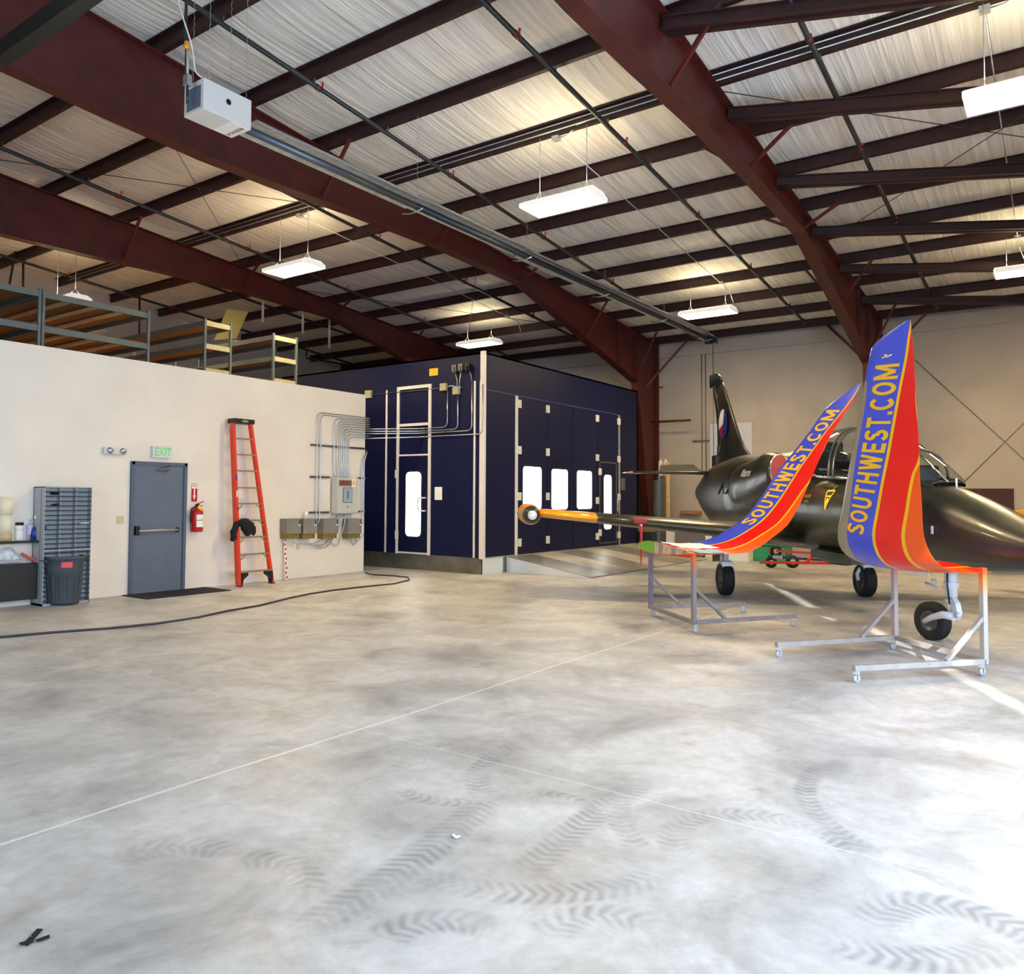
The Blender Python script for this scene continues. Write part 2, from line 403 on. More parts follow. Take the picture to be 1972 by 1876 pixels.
# white office partition
YP = 12.15
XPR = at(702, 930, Y=YP).x
struct(MB().box((-5.9, YP, 0), (XPR, YP+.14, 3.83)), 'wall_partition', m_wall)
struct(MB().box((XPR-.14, YP+.14, 0), (XPR, 22.3, 2.9)), 'wall_office_side', m_wall)
struct(MB().box((-5.9, YP+.14, 2.75), (XPR-.14, 22.3, 2.9)), 'floor_mezzanine', m_chip)

# ================================================================== STEEL FRAME
def frame_bottom(X):
    return smooth([(-6, 1.45), (4.2, 1.22), (7, 1.12), (10.1, .80), (12.5, .58), (15.5, .42)], X) if X < 15.5 else lerp(.42, 1.45, (X-15.5)/(21.8-15.5))
def make_frame(Y, label):
    t = thing('steel_frame', label, 'steel frame', (XE-.3, Y, 0), 'tapered red steel frames across the hangar', world=True)
    stn = [-5.9, -3, 0, 2, 4.2, 5.6, 7, 8.5, 10.1, 12.5, 15.5, 18.6, 21.8]
    web = MB(); lo = MB(); hi = MB(); hw = .12
    poly = [Vector((x, Y-.006, rz(x)-frame_bottom(x))) for x in stn]+[Vector((XE-.02, Y-.006, 5.62))]+[Vector((XE-.02, Y-.006, rz(XE)-.01))]+[Vector((-5.9, Y-.006, rz(-5.9)-.01))]
    for a, b in zip(stn[:-1], stn[1:]):
        web.prism([Vector((a, Y-.006, rz(a)-frame_bottom(a))), Vector((b, Y-.006, rz(b)-frame_bottom(b))), Vector((b, Y-.006, rz(b)-.01)), Vector((a, Y-.006, rz(a)-.01))], (0, .012, 0))
        lo.bar((a, Y, rz(a)-frame_bottom(a)), (b, Y, rz(b)-frame_bottom(b)), 2*hw, .018)
    a = 21.8; zk = rz(a)-frame_bottom(a)
    web.prism([Vector((a, Y-.006, zk)), Vector((XE-.02, Y-.006, zk)), Vector((XE-.02, Y-.006, rz(XE)-.01)), Vector((a, Y-.006, rz(a)-.01))], (0, .012, 0))
    web.bar((a, Y, zk), (a, Y, rz(a)-.01), .2, .014, up=(1, 0, 0)); web.bar((20.6, Y, rz(20.6)-1.22), (20.6, Y, rz(20.6)-.01), .18, .012, up=(1, 0, 0))
    hi.bar((-5.9, Y, rz(-5.9)-.012), (XE, Y, rz(XE)-.012), 2*hw, .018)
    r = web.build('rafter', m_red, t); lo.build('bottom_flange', m_red, r); hi.build('top_flange', m_red, r)
    c = MB()
    c.prism([Vector((a, Y-.006, zk)), Vector((22.75, Y-.006, 0)), Vector((XE-.02, Y-.006, 0)), Vector((XE-.02, Y-.006, zk))], (0, .012, 0))
    c.bar((a, Y, zk), (22.75, Y, 0), .22, .018, up=(1, 0, .2)); c.bar((XE-.01, Y, rz(XE)-.02), (XE-.01, Y, 0), .22, .018, up=(1, 0, 0))
    c.box((22.6, Y-.16, 0), (XE+.05, Y+.16, .02))
    c.build('column', m_red, t)
    return t
def fbrace(t, x, Y, sgn):
    zb = rz(x)-frame_bottom(x) if x < 21.8 else 5.1
    MB().bar((x, Y+sgn*.05, zb+.1), (x, Y+sgn*.68, rz(x)+.02), .05, .05).build('flange_brace', m_redbr, t)
YF = {'A': 16.15, 'B': 10.0, 'C': 3.85}
fA = make_frame(YF['A'], 'red steel frame farthest back, rafter passing above the storage shelves and blue booth')
fB = make_frame(YF['B'], 'red steel frame beside the tube heater, its column at the end of the blue booth')
fC = make_frame(YF['C'], 'red steel frame nearest the aircraft, its column behind the tips of the two winglets')
for t, Y in ((fA, YF['A']), (fB, YF['B']), (fC, YF['C'])):
    for x in PX[9::2]:
        if 6 < x < 22: fbrace(t, x, Y, -1); fbrace(t, x, Y, 1)
    for sg in (-1, 1):
        MB().bar((22.6, Y+sg*.03, 5.0), (22.9, Y+sg*1.15, 6.28), .06, .06).build('eave_brace', m_redbr, t)
MB().tube([(22.9, 9.95, 3.92), (22.9, 8.75, 3.92)], .035, 8).build('strut_bar', m_redbr, fB)
MB().tube([(22.9, 9.9, 4.95), (22.9, 9.6, 4.95)], .02, 8).build('strut_bar', m_redbr, fB)
# purlins (Z sections) running over the frames
def make_purlin(x):
    b = MB(); y0, y1 = -2.55, 22.2; z = rz(x)
    b.box((x-.003, y0, z+.004), (x+.003, y1, z+.2)); b.box((x-.003, y0, z), (x+.075, y1, z+.006)); b.box((x-.075, y0, z+.196), (x+.003, y1, z+.202))
    b.box((x+.069, y0, z), (x+.075, y1, z+.02))
    return b.build('roof_purlin', m_reddark)
for i, x in enumerate(PX):
    if x < 3: continue
    nm = ('the eave' if i == len(PX)-1 else None)
    o = make_purlin(x); k = sum(1 for q in PX if q > x+.1)
    words = ['at the eave, lying along the head of the far side wall', 'next in from the eave', 'third up from the eave', 'fourth up from the eave', 'fifth up from the eave',
             'sixth up from the eave', 'seventh up from the eave', 'eighth up from the eave', 'ninth up from the eave, carrying two light conduits', 'tenth up from the eave',
             'eleventh up from the eave', 'twelfth up from the eave', 'thirteenth up from the eave', 'fourteenth up from the eave'][k]
    tag(o, 'dark red roof purlin '+words, 'purlin', 'roof purlins over the hangar')
# inclined double channels between the near frame and the door side
for i, x in enumerate((9.15, 11.5, 13.95, 16.35, 18.65, 21.05)):
    b = MB(); a = Vector((x, 3.80, rz(x)-.13)); e = a+Vector((1.82, -6.2, -.50))
    for s_ in (-1, 1):
        b.bar(a+Vector((s_*.05, 0, 0)), e+Vector((s_*.05, 0, 0)), .012, .16); 
        for q in (-1, 1): b.bar(a+Vector((s_*.08, 0, q*.075)), e+Vector((s_*.08, 0, q*.075)), .07, .012)
    o = b.build('bracing_beam', m_reddark)
    tag(o, 'dark red double channel beam slanting off the near frame, '+['nearest', 'second', 'third', 'fourth', 'fifth', 'farthest'][i]+' of the row', 'beam', 'slanting beams off the near frame')
q = at(4, 104, Y=9.85)
o = MB().bar((q.x, 9.95, q.z), (q.x, 3.9, q.z), .16, .20).build('cross_beam', mat('beam_greenblack', (26, 36, 34), .4)); tag(o, 'thick dark green beam crossing the upper left corner below the middle rafter', 'beam')
# sprinkler pipes below the purlins
def pipe(Y, x0, x1, words, endcap=False):
    t = thing('sprinkler_pipe', 'dark sprinkler pipe under the purlins '+words, 'pipe', (x0, Y, rz(x0)), 'sprinkler pipes under the roof', world=True)
    MB().tube([(x0, Y, rz(x0)-.12), (x1, Y, rz(x1)-.12)], .035, 10).build('pipe_run', m_pipe, t)
    for x in PX:
        if x0 < x < x1:
            MB().bar((x, Y, rz(x)), (x, Y, rz(x)-.14), .02, .012).build('hanger', m_galvd, t)
    x = x0+1.2
    while x < x1:
        MB().lathe([(0, -.05), (.042, -.05), (.042, .05), (0, .05)], (x, Y, rz(x)-.12), (1, 0, -SL), 12).build('coupling', m_redbr, t)
        MB().tube([(x+.08, Y, rz(x)-.12), (x+.08, Y, rz(x)-.03)], .012, 6).sphere((x+.08, Y, rz(x)-.02), .022, 8).build('sprinkler_head', m_tow, t); x += 3.13
    if endcap: MB().lathe([(0, -.03), (.06, -.03), (.06, .02), (0, .02)], (x1, Y, rz(x1)-.12), (1, 0, -SL), 12).build('end_cap', m_redbr, t)
pipe(2.42, 6, 22.4, 'on the aircraft side of the near frame', True)
pipe(5.42, 4, 22.2, 'between the near frame and the middle frame', True)
pipe(8.48, 3.5, 22.8, 'close beside the long tube heater', False)
pipe(11.6, 5, 22.2, 'just behind the middle frame', True)
pipe(14.68, 4, 22.2, 'over the storage shelves, just before the far frame', False)
pipe(17.8, 6, 22.2, 'behind the far frame above the shelves', False)
pipe(20.6, 6, 22.2, 'next to the back wall', True)
# thin cross rods in the roof plane
for i, (x0, y0, x1, y1, w_) in enumerate(((5.6, 10.1, 12.4, 16.0, 'crossing behind the middle frame'), (5.6, 16.0, 12.4, 10.1, 'sloping the other way behind the middle frame'),
        (14.1, 10.1, 21.6, 16.0, 'above the blue booth'), (14.1, 16.0, 21.6, 10.1, 'sloping the other way above the blue booth'),
        (10.9, 3.8, 17.2, -2.3, 'starting at the near frame, right of it'), (17.2, 3.8, 10.9, -2.3, 'crossing right of the near frame'))):
    o = MB().tube([(x0, y0, rz(x0)-.05-.022*(i % 2)), (x1, y1, rz(x1)-.05-.022*(i % 2))], .007, 6).build('bracing_rod', m_pipe)
    tag(o, 'thin roof bracing rod '+w_, 'rod', 'thin cross rods under the roof')
for a, e, w_ in (((1775, 705), (1972, 885), 'falling to the right'), ((1850, 935), (1972, 815), 'rising to the right')):
    A, B = at(*a, X=XW-.03), at(*e, X=XW-.03); d = (B-A); A = A-d*.3; B = B+d*.9
    o = MB().tube([A, B], .009, 6).build('wall_bracing_rod', m_galvd); tag(o, 'thin bracing rod on the side wall behind the aircraft nose, '+w_, 'rod', 'wall cross rods behind the aircraft')
# electrical conduit along the ninth purlin, with junction boxes
xc = 10.89
for dz, dy, w_ in ((.15, 0, 'upper'), (.06, 0, 'lower')):
    o = MB().tube([(xc-.02, -2.3, rz(xc)+dz), (xc-.02, 21.5, rz(xc)+dz)], .011, 8).build('electrical_conduit', m_galv)
    tag(o, w_+' of the two metal conduits running along the ninth purlin', 'conduit', 'conduits along the ninth purlin')
# ================================================================== HANGING LIGHTS
def make_fixture(x, y, label, z=6.0, drop=None):
    L_, Wd, Hh = 1.22, .60, .13
    t = thing('hanging_light', label, 'light fixture', (x, y, z), 'white fluorescent lights hung from the roof', world=True)
    b = MB()
    sec = [(-Wd/2, 0), (-Wd/2, .07), (-Wd/2+.12, Hh), (Wd/2-.12, Hh), (Wd/2, .07), (Wd/2, 0), (Wd/2-.015, 0), (Wd/2-.015, .06), (-Wd/2+.015, .06), (-Wd/2+.015, 0)]
    b.prism([Vector((x+a, y-L_/2, z+h)) for a, h in sec], (0, L_, 0))
    for s_ in (-1, 1): b.box((x-Wd/2, y+s_*L_/2-.01, z), (x+Wd/2, y+s_*L_/2+.01, z+.07))
    b.build('housing', m_fixw, t)
    MB().box((x-Wd/2+.02, y-L_/2+.02, z+.004), (x+Wd/2-.02, y+L_/2-.02, z+.018)).build('diffuser', m_glow, t)
    MB().box((x-Wd/2+.15, y-L_/2+.1, z+Hh+.001), (x+Wd/2-.15, y+L_/2-.1, z+Hh+.006)).build('uplight_slot', m_up, t)
    xr = min(PX, key=lambda q: abs(q-x)); zt = rz(xr)+.01
    for s_ in (-1, 1):
        yy = y+s_*.42
        w = MB().tube([(xr, yy, zt), (xr, yy, z+Hh+.14)], .006, 6)
        for q in (-1, 1): w.tube([(xr, yy, z+Hh+.14), (x+q*.15, yy, z+Hh-.01)], .004, 6)
        w.build('hanger_wire', m_galv, t)
    return t
FX, FX2 = 10.887, 18.722
make_fixture(FX, 6.20, 'white hanging light nearest the middle of the picture, right of the tube heater', z=6.2)
make_fixture(FX, 12.45, 'white hanging light in front of the far rafter, above the orange ladder', z=6.2)
make_fixture(FX2, 13.4, 'white hanging light just above the near top corner of the blue booth')
make_fixture(FX2, 6.72, 'white hanging light at the end of the tube heater, above the aircraft tail')
make_fixture(FX, .24, 'large bright hanging light cut by the upper right edge of the picture', z=6.2)
make_fixture(FX2, .42, 'small hanging light cut by the right edge, lower of the two there')
qf = at(127, 584, X=9.32)
make_fixture(9.32, qf.y, 'white hanging light seen through the storage shelves at far left', z=qf.z)
# conduits feeding the lights
def box_at(p, s): return MB().box((p[0]-s, p[1]-s, p[2]-s*.6), (p[0]+s, p[1]+s, p[2]+s*.6))
for (y, w_) in ((6.35, 'middle light'), (12.35, 'light above the ladder'), (.65, 'large light at the right edge')):
    t = thing('conduit_drop', 'metal junction box and conduit feeding the '+w_, 'conduit', (xc, y, rz(xc)), 'conduit drops to the lights', world=True)
    z = rz(xc)-.04
    box_at((xc+.05, y, z), .055).build('junction_box', m_galv, t)
    MB().tube([(xc, y-.55, rz(xc)+.06), (xc, y-.4, rz(xc)+.05), (xc+.05, y-.2, z), (xc+.05, y-.05, z)], .011, 8).build('conduit_offset', m_galv, t)
    MB().tube([(xc+.05, y, z), (19.0, y, rz(19.0)-.06), (19.15, y, rz(19.0)-.06), (19.15, y-.1, 6.3)], .009, 8, fillet=.1).build('conduit_run', m_galv, t)
    box_at((18.6, y, rz(18.6)-.05), .05).build('junction_box', m_galv, t)
# ================================================================== TUBE HEATER
t = thing('tube_heater', 'long radiant tube heater with white burner box hung beside the middle rafter', 'heater', (5.36, 7.88, 6), world=True)
bx = MB().box((5.36, 7.69, 5.99), (6.03, 8.06, 6.35)); bb = bx.build('burner_box', m_white, t, bevel=.006)
MB().lathe([(0, 0), (.035, 0)], (5.70, 7.686, 6.2), (0, -1, 0), 20).build('sight_port', m_black, bb, fix=False)
MB().box((5.352, 7.74, 6.03), (5.36, 8.0, 6.28)).build('terminal_panel', m_grey, bb)
MB().box((5.75, 7.70, 5.984), (6.0, 8.04, 5.99)).build('label_plate', m_paper, bb)
put_text('REZNOR', 'lettering', m_redcov, (5.93, 7.87, 5.982), (0, 1, 0), (1, 0, 0), .075, bb, bold=.02)
TY, TZ = 7.84, 6.06
MB().tube([(9.25, TY, TZ), (22.1, TY, TZ-.02)], .052, 14).build('burner_tube', mat('tube_dark', (38, 42, 48), .45, .4), t)
tb = MB().tube([(6.0, TY, TZ), (9.3, TY, TZ)], .05, 14); tb.build('burner_tube', mat('tube_bluegrey', (92, 98, 108), .35, .6), t)
x = 6.15; seg = 0
while x < 22.0:
    x1 = min(x+3.1, 22.05); rf = MB(); z = TZ+.02*math.sin(seg*2.1)
    prof = [(-.23, .02), (-.17, .05), (-.10, .12), (.10, .12), (.17, .05), (.23, .02), (.225, .012), (.165, .042), (.095, .11), (-.095, .11), (-.165, .042), (-.225, .012)]
    rf.loft([[Vector((xx, TY+a, z+h)) for a, h in prof] for xx in (x, x1+.04)], smooth=False)
    rf.build('reflector', m_galv, t); 
    MB().tube([(x1-.06, TY-.2, z-.1), (x1-.06, TY-.06, z-.13), (x1-.06, TY+.06, z-.13), (x1-.06, TY+.2, z-.1)], .012, 6).build('tube_clamp', m_steel, t)
    x = x1; seg += 1
MB().box((22.0, TY-.15, TZ-.12), (22.2, TY+.15, TZ+.12)).build('exhaust_end', m_pipe, t)
MB().tube([(22.1, TY-.05, TZ-.1), (22.1, TY-.05, 0.9)], .012, 6).build('gas_line', m_galvd, t)
for x, y in ((5.45, 7.72), (5.45, 8.03), (5.97, 7.72), (5.97, 8.03), (9.3, TY), (12.45, TY), (15.6, TY), (18.8, TY), (21.9, TY)):
    ch = MB(); z0 = 6.34 if x < 6.1 else TZ+.12; n = int((rz(x)-z0)/.045)
    for k in range(n):
        z = z0+.045*k+.02
        d = Vector((.008, 0, 0)) if k % 2 else Vector((0, .008, 0))
        ch.tube([Vector((x, y, z-.026))-d*0, Vector((x, y, z))+d, Vector((x, y, z+.026))], .0028, 5)
    ch.build('hanging_chain', m_galv, t)
g = thing('gas_supply_line', 'grey gas hose with yellow tag dropping to the heater box', 'pipe', (5.3, 7.9, 6.1), world=True)
MB().tube([(5.33, 8.0, rz(5.3)), (5.3, 7.98, 6.95), (5.29, 7.93, 6.75), (5.27, 7.90, 6.40)], .018, 8, fillet=.08).build('iron_pipe', m_pipe, g)
MB().lathe([(0, 0), (.028, 0), (.028, .09), (0, .09)], (5.29, 7.93, 6.72), (0, 0, 1), 10).build('yellow_valve', m_yellow2, g)
MB().tube([(5.29, 7.92, 6.74), (5.26, 7.86, 6.5), (5.25, 7.84, 6.35)], .012, 8).build('gas_hose', m_ltgrey, g)
MB().box((5.22, 7.80, 6.25), (5.28, 7.88, 6.37)).build('shutoff_valve', m_galv, g)
MB().tube([(5.25, 7.84, 6.25), (5.25, 7.84, 6.05)], .014, 8).build('drip_leg', m_pipe, g)
o = MB().tube([(5.05, 7.9, rz(5)), (5.1, 7.86, 7.2), (5.28, 7.8, 6.7), (5.32, 7.8, 6.42), (5.40, 7.74, 6.36)], .009, 8, fillet=.2).build('power_cord', m_trimw)
tag(o, 'thin white power cord hanging down to the heater box', 'cord')
# ================================================================== THINGS ON AND BY THE OFFICE WALL
def rectY(x0, y0, x1, y1, Y):      # picture rectangle on a plane Y -> (X0, X1, Zlo, Zhi)
    ym, xm = (y0+y1)/2, (x0+x1)/2
    return at(x0, ym, Y=Y).x, at(x1, ym, Y=Y).x, at(xm, y1, Y=Y).z, at(xm, y0, Y=Y).z
def rectX(x0, y0, x1, y1, X):
    ym, xm = (y0+y1)/2, (x0+x1)/2
    return at(x0, ym, X=X).y, at(x1, ym, X=X).y, at(xm, y1, X=X).z, at(xm, y0, X=X).z
# steel door
dx0, dx1 = at(248.5, 1010, Y=YP).x, at(355.5, 1010, Y=YP).x; dz = 2.165
d = thing('door_1', None, None, ((dx0+dx1)/2, YP, 0), world=True); tag(d, kind='structure')
fr = MB().box((dx0, YP-.05, 0), (dx0+.055, YP, dz)).box((dx1-.055, YP-.05, 0), (dx1, YP, dz)).box((dx0, YP-.05, dz-.055), (dx1, YP, dz))
fr.box((dx0+.05, YP-.02, 0), (dx0+.075, YP, dz-.05)).box((dx1-.075, YP-.02, 0), (dx1-.05, YP, dz-.05))
fr.build('door_frame', m_greyd, d, bevel=.004)
MB().box((dx0+.07, YP-.022, .008), (dx1-.07, YP-.004, dz-.06)).build('door_panel', m_grey, d)
ph = MB().tube([(dx0+.12, YP-.09, 1.03), (dx1-.20, YP-.09, 1.03)], .018, 10).build('push_bar', mat('bar_beige', (178, 170, 156), .4, .3), d)
MB().box((dx0+.075, YP-.10, .96), (dx0+.14, YP-.022, 1.11)).box((dx1-.2, YP-.1, .99), (dx1-.17, YP-.022, 1.07)).build('bar_bracket', m_black, d, bevel=.01)
q = at(300, 903, Y=YP)
MB().box((q.x-.02, YP-.09, q.z-.03), (q.x+.22, YP-.03, q.z+.0)).bar((q.x+.05, YP-.09, q.z+.02), (q.x+.24, YP-.06, q.z+.06), .02, .012).build('door_closer', m_chrome, d)
# exit sign
x0, x1, z0, z1 = rectY(290, 860, 326, 882, YP)
t = thing('exit_sign', 'white box sign with green EXIT letters above the grey door', 'sign', ((x0+x1)/2, YP, z0), world=True)
MB().box((x0, YP-.07, z0), (x1, YP, z1)).build('sign_box', m_white, t, bevel=.008)
put_text('EXIT', 'letters', m_exitg, ((x0+x1)/2+.01, YP-.073, (z0+z1)/2-.005), (1, 0, 0), (0, 0, 1), .20, t, stretchx=.78)
# emergency light
x0, x1, z0, z1 = rectY(196, 862, 240, 876, YP)
t = thing('emergency_light', 'white emergency lamp unit with two round heads left of the exit sign', 'light', ((x0+x1)/2, YP, z0), world=True)
MB().box((x0, YP-.09, z0), (x1, YP, z1)).build('unit_body', m_white, t, bevel=.02)
for f in (.22, .78):
    MB().lathe([(0, .03), (.03, .03), (.055, 0), (.05, -.03), (0, -.04)], (lerp(x0, x1, f), YP-.11, (z0+z1)/2), (0, -1, -.3), 16).build('lamp_head', m_steel, t)
# switch plate
x0, x1, z0, z1 = rectY(224, 994, 238, 1009, YP)
t = thing('light_switch', 'beige switch plate on the white wall left of the grey door', 'switch', ((x0+x1)/2, YP, z0), world=True)
MB().box((x0, YP-.012, z0), (x1, YP, z1)).build('cover_plate', m_beige, t, bevel=.004)
for f in (.3, .7): MB().box((lerp(x0, x1, f)-.006, YP-.024, (z0+z1)/2-.012), (lerp(x0, x1, f)+.006, YP-.012, (z0+z1)/2+.012)).build('toggle', m_beige, t)
# fire extinguisher and its sign
x0, x1, z0, z1 = rectY(368.5, 931.5, 379.5, 966, YP)
t = thing('fire_extinguisher_sign', 'tall red sign with a white downward arrow above the extinguisher', 'sign', ((x0+x1)/2, YP, z0), world=True)
MB().box((x0, YP-.006, z0), (x1, YP, z1)).build('plate', m_redp, t)
xm = (x0+x1)/2; hh = z1-z0; yy = YP-.0065
a = MB(); a.add([(xm-.030, yy, z0+hh*.34), (xm+.030, yy, z0+hh*.34), (xm, yy, z0+hh*.05)], [(0, 1, 2)]); a.add([(xm-.013, yy, z0+hh*.34), (xm+.013, yy, z0+hh*.34), (xm+.013, yy, z0+hh*.70), (xm-.013, yy, z0+hh*.70)], [(0, 1, 2, 3)])
a.add([(x0+.006, yy, z0+hh*.72), (x1-.006, yy, z0+hh*.72), (x1-.006, yy, z1-.008), (x0+.006, yy, z1-.008)], [(0, 1, 2, 3)]); a.build('arrow', m_paper, t, fix=False)
put_text('FIRE', 'letters', m_redp, (xm, YP-.009, z0+hh*.86), (1, 0, 0), (0, 0, 1), .05, t, bold=.01, stretchx=.9)
x0, x1, z0, z1 = rectY(369, 978, 390, 1024, YP-.1); xm = (x0+x1)/2
t = thing('fire_extinguisher', 'red fire extinguisher hanging on the wall right of the grey door', 'fire extinguisher', (xm, YP-.1, z0), world=True)
r = (x1-x0)/2*.93; h = z1-z0
MB().lathe([(0, z0), (r*.9, z0), (r, z0+.02), (r, z1-.08), (r*.8, z1-.03), (r*.35, z1), (r*.3, z1+.03), (0, z1+.03)], (xm, YP-.1, 0), (0, 0, 1), 24).build('cylinder', m_redp, t)
MB().box((xm-.02, YP-.13, z1+.02), (xm+.02, YP-.07, z1+.07)).bar((xm, YP-.1, z1+.07), (xm+.11, YP-.13, z1+.11), .02, .012).bar((xm, YP-.1, z1+.045), (xm+.10, YP-.13, z1+.035), .02, .01).build('valve_handle', m_black, t)
MB().tube([(xm-.02, YP-.12, z1+.04), (xm-r-.02, YP-.11, z1-.02), (xm-r-.03, YP-.1, z0+.25), (xm-r-.02, YP-.1, z0+.16)], .012, 8).build('hose', m_black, t)
for za, zb in ((.50, .72), (.20, .47)):
    lb = MB(); n = 8
    lb.loft([[Vector((xm+math.sin(lerp(-.7, .8, k/n))*(r+.002), YP-.1-math.cos(lerp(-.7, .8, k/n))*(r+.002), z0+h*q)) for k in range(n+1)] for q in (za, zb)], cap=False, closed=False)
    lb.build('label', m_paper, t, fix=False)
MB().add([(xm-.05, YP-.17, z1-.0), (xm+.02, YP-.19, z1-.05), (xm+.055, YP-.19, z1-.02), (xm, YP-.17, z1+.045), (xm-.03, YP-.17, z1+.04)], [(0, 1, 2, 3, 4)]).build('inspection_tag', m_yellow, t, fix=False)
# door mat
c_ = [at(228, 1147, Z=0), at(283, 1155, Z=0), at(441, 1137, Z=0), at(385, 1130.5, Z=0)]
c_ = [at(228, 1147, Z=0)]; wv = Vector((1.95, 0, 0)); c0 = at(283, 1155, Z=0)
o = MB().box((c0.x, c0.y, 0), (at(441, 1137, Z=0).x, YP-.06, .012)).build('floor_mat', m_mat, bevel=.004); tag(o, 'black ribbed mat on the floor in front of the grey door', 'mat')
# stepladder leaning folded against the wall
BL, BR = at(460, 1130, Z=0), at(524, 1123.5, Z=0); lw = (BR-BL).length; BL.y = BR.y = (BL.y+BR.y)/2
LH = 2.98; TYY = YP-.22
xm = (BL.x+BR.x)/2-.02; zt = at(463, 814, Y=TYY).z; tx0, tx1 = at(447, 814, Y=TYY).x+.015, at(483, 816, Y=TYY).x-.015
t = thing('stepladder', 'tall orange stepladder leaning closed against the white wall', 'ladder', (xm, BL.y, 0), world=True)
def lad(f, u, dy=0):   # f along height, u across
    return Vector((lerp(lerp(BL.x, tx0, f), lerp(BR.x, tx1, f), u), lerp(BL.y, TYY, f)+dy, f*zt))
for u in (0, 1):
    MB().bar(lad(0, u), lad(1, u), .052, .085, up=(0, 1, 0)).build('side_rail', m_orange, t, bevel=.003)
    MB().bar(lad(.01, u, .09)+Vector(((.02 if u == 0 else .055), 0, 0)), lad(.97, u, .07)+Vector(((.01 if u == 0 else .03), 0, 0)), .025, .05, up=(0, 1, 0)).build('rear_rail', m_orange, t)
    a = lad(.0, u); s_ = 1 if u == 0 else -1
    MB().prism([a+Vector((s_*.015, -.04, .0)), a+Vector((s_*.045, -.04, .0)), a+Vector((s_*.07, -.04, .12)), a+Vector((s_*.17, -.04, .19)), a+Vector((s_*.17, -.04, .235)), a+Vector((s_*.015, -.04, .235))], (0, .08, 0)).build('foot_bracket', m_black, t)
    MB().box(tuple(a+Vector((-.03, -.06, 0))), tuple(a+Vector((.03, .06, .018)))).build('foot_pad', m_rubber, t)
MB().box((tx0-.03, TYY-.10, zt-.02), (tx1+.03, TYY+.12, zt+.065)).build('top_cap', m_black, t, bevel=.01)
cl = MB(); cc = Vector(((tx0+tx1)/2, TYY-.102, zt+.02)); cl.add([cc+Vector((.075*math.cos(k*PI/10), 0, .022*math.sin(k*PI/10))) for k in range(20)], [tuple(range(20))]); cl.build('cap_label', m_steel, t, fix=False)
for i, yv in enumerate((1100, 1067, 1034, 1002, 970, 940, 908, 877, 847)):
    f = max(.05, at(488, yv, Y=lerp(BL.y, TYY, .1+.1*i)).z/zt)
    a, b = lad(f, 0), lad(f, 1)
    st = MB().box((a.x+.01, a.y-.05, a.z-.012), (b.x-.01, a.y+.045, a.z+.014)); st.build('step', m_alu, t)
    if i < 5:
        k = .12; MB().bar(b+Vector((-.13, -.02, -.015)), lad(f-.04, 1)+Vector((-.02, -.02, 0)), .008, .015).bar(a+Vector((.13, -.02, -.015)), lad(f-.04, 0)+Vector((.02, -.02, 0)), .008, .015).build('step_brace', m_alu, t)
for f, m_, h_ in ((.66, m_bluep, .10), (.56, m_paper, .12), (.47, m_bluep, .06)):
    a = lad(f, 0); MB().box((a.x-.012, a.y-.046, a.z-h_/2), (a.x+.012, a.y-.042, a.z+h_/2)).build('rail_label', m_, t)
# black jacket hung over the ladder rail
def blob(name, pts, M, parent=None, seedv=1, n=14):
    b = MB(); rnd = random.Random(seedv)
    for c, r in pts: b.sphere(c, r[0] if isinstance(r, tuple) else r, 12, sc=(1, 1, 1) if not isinstance(r, tuple) else (1, r[1]/r[0], r[2]/r[0]))
    o = b.build(name, M, parent, fix=False)
    rm = o.modifiers.new('remesh', 'REMESH'); rm.mode = 'VOXEL'; rm.voxel_size = .012; rm.use_smooth_shade = True
    tx = bpy.data.textures.new('folds', 'CLOUDS'); tx.noise_scale = .07
    dm = o.modifiers.new('disp', 'DISPLACE'); dm.texture = tx; dm.strength = .035; dm.mid_level = .5; dm.texture_coords = 'GLOBAL'
    return o
jp = lad(.37, .0); jy = jp.y-.09
o = blob('black_jacket', [((jp.x+.13, jy, jp.z), (.12, .07, .13)), ((jp.x+.22, jy, jp.z-.03), (.10, .06, .11)), ((jp.x+.31, jy, jp.z-.10), (.05, .04, .10)), ((jp.x+.18, jy, jp.z-.12), (.10, .05, .08)), ((jp.x+.04, jy, jp.z+.04), (.08, .06, .08)),
        ((jp.x-.06, jy+.04, jp.z-.03), (.05, .05, .11)), ((jp.x-.10, jy+.05, jp.z-.14), (.055, .05, .14)), ((jp.x-.10, jy+.05, jp.z-.22), (.055, .05, .07))], m_blackm)
tag(o, 'black jacket bundled over the side rail of the orange ladder', 'jacket')
# red and white measuring staff
a = at(547, 1118, Z=0); a.y = YP-.12; x_ = at(548, 1060, Y=YP-.05).x; zt_ = at(548, 1000, Y=YP-.04).z
t = thing('measuring_staff', 'thin red and white marked staff leaning on the wall beside the grey boxes', 'measuring stick', (x_, a.y, 0), world=True)
MB().bar((x_, a.y, 0), (x_-.01, YP-.02, zt_), .05, .014, up=(0, 1, 0)).build('staff', m_paper, t)
for k in range(13):
    f = k/13+.02; p0 = Vector((lerp(x_, x_-.01, f), lerp(a.y, YP-.02, f), zt_*f)); p1 = Vector((lerp(x_, x_-.01, f+.04), lerp(a.y, YP-.02, f+.04), zt_*(f+.04)))
    MB().bar(p0+Vector((.008*(-1)**k, -.004, 0)), p1+Vector((.008*(-1)**k, -.004, 0)), .03, .015, up=(0, 1, 0)).build('red_mark', m_redp, t)
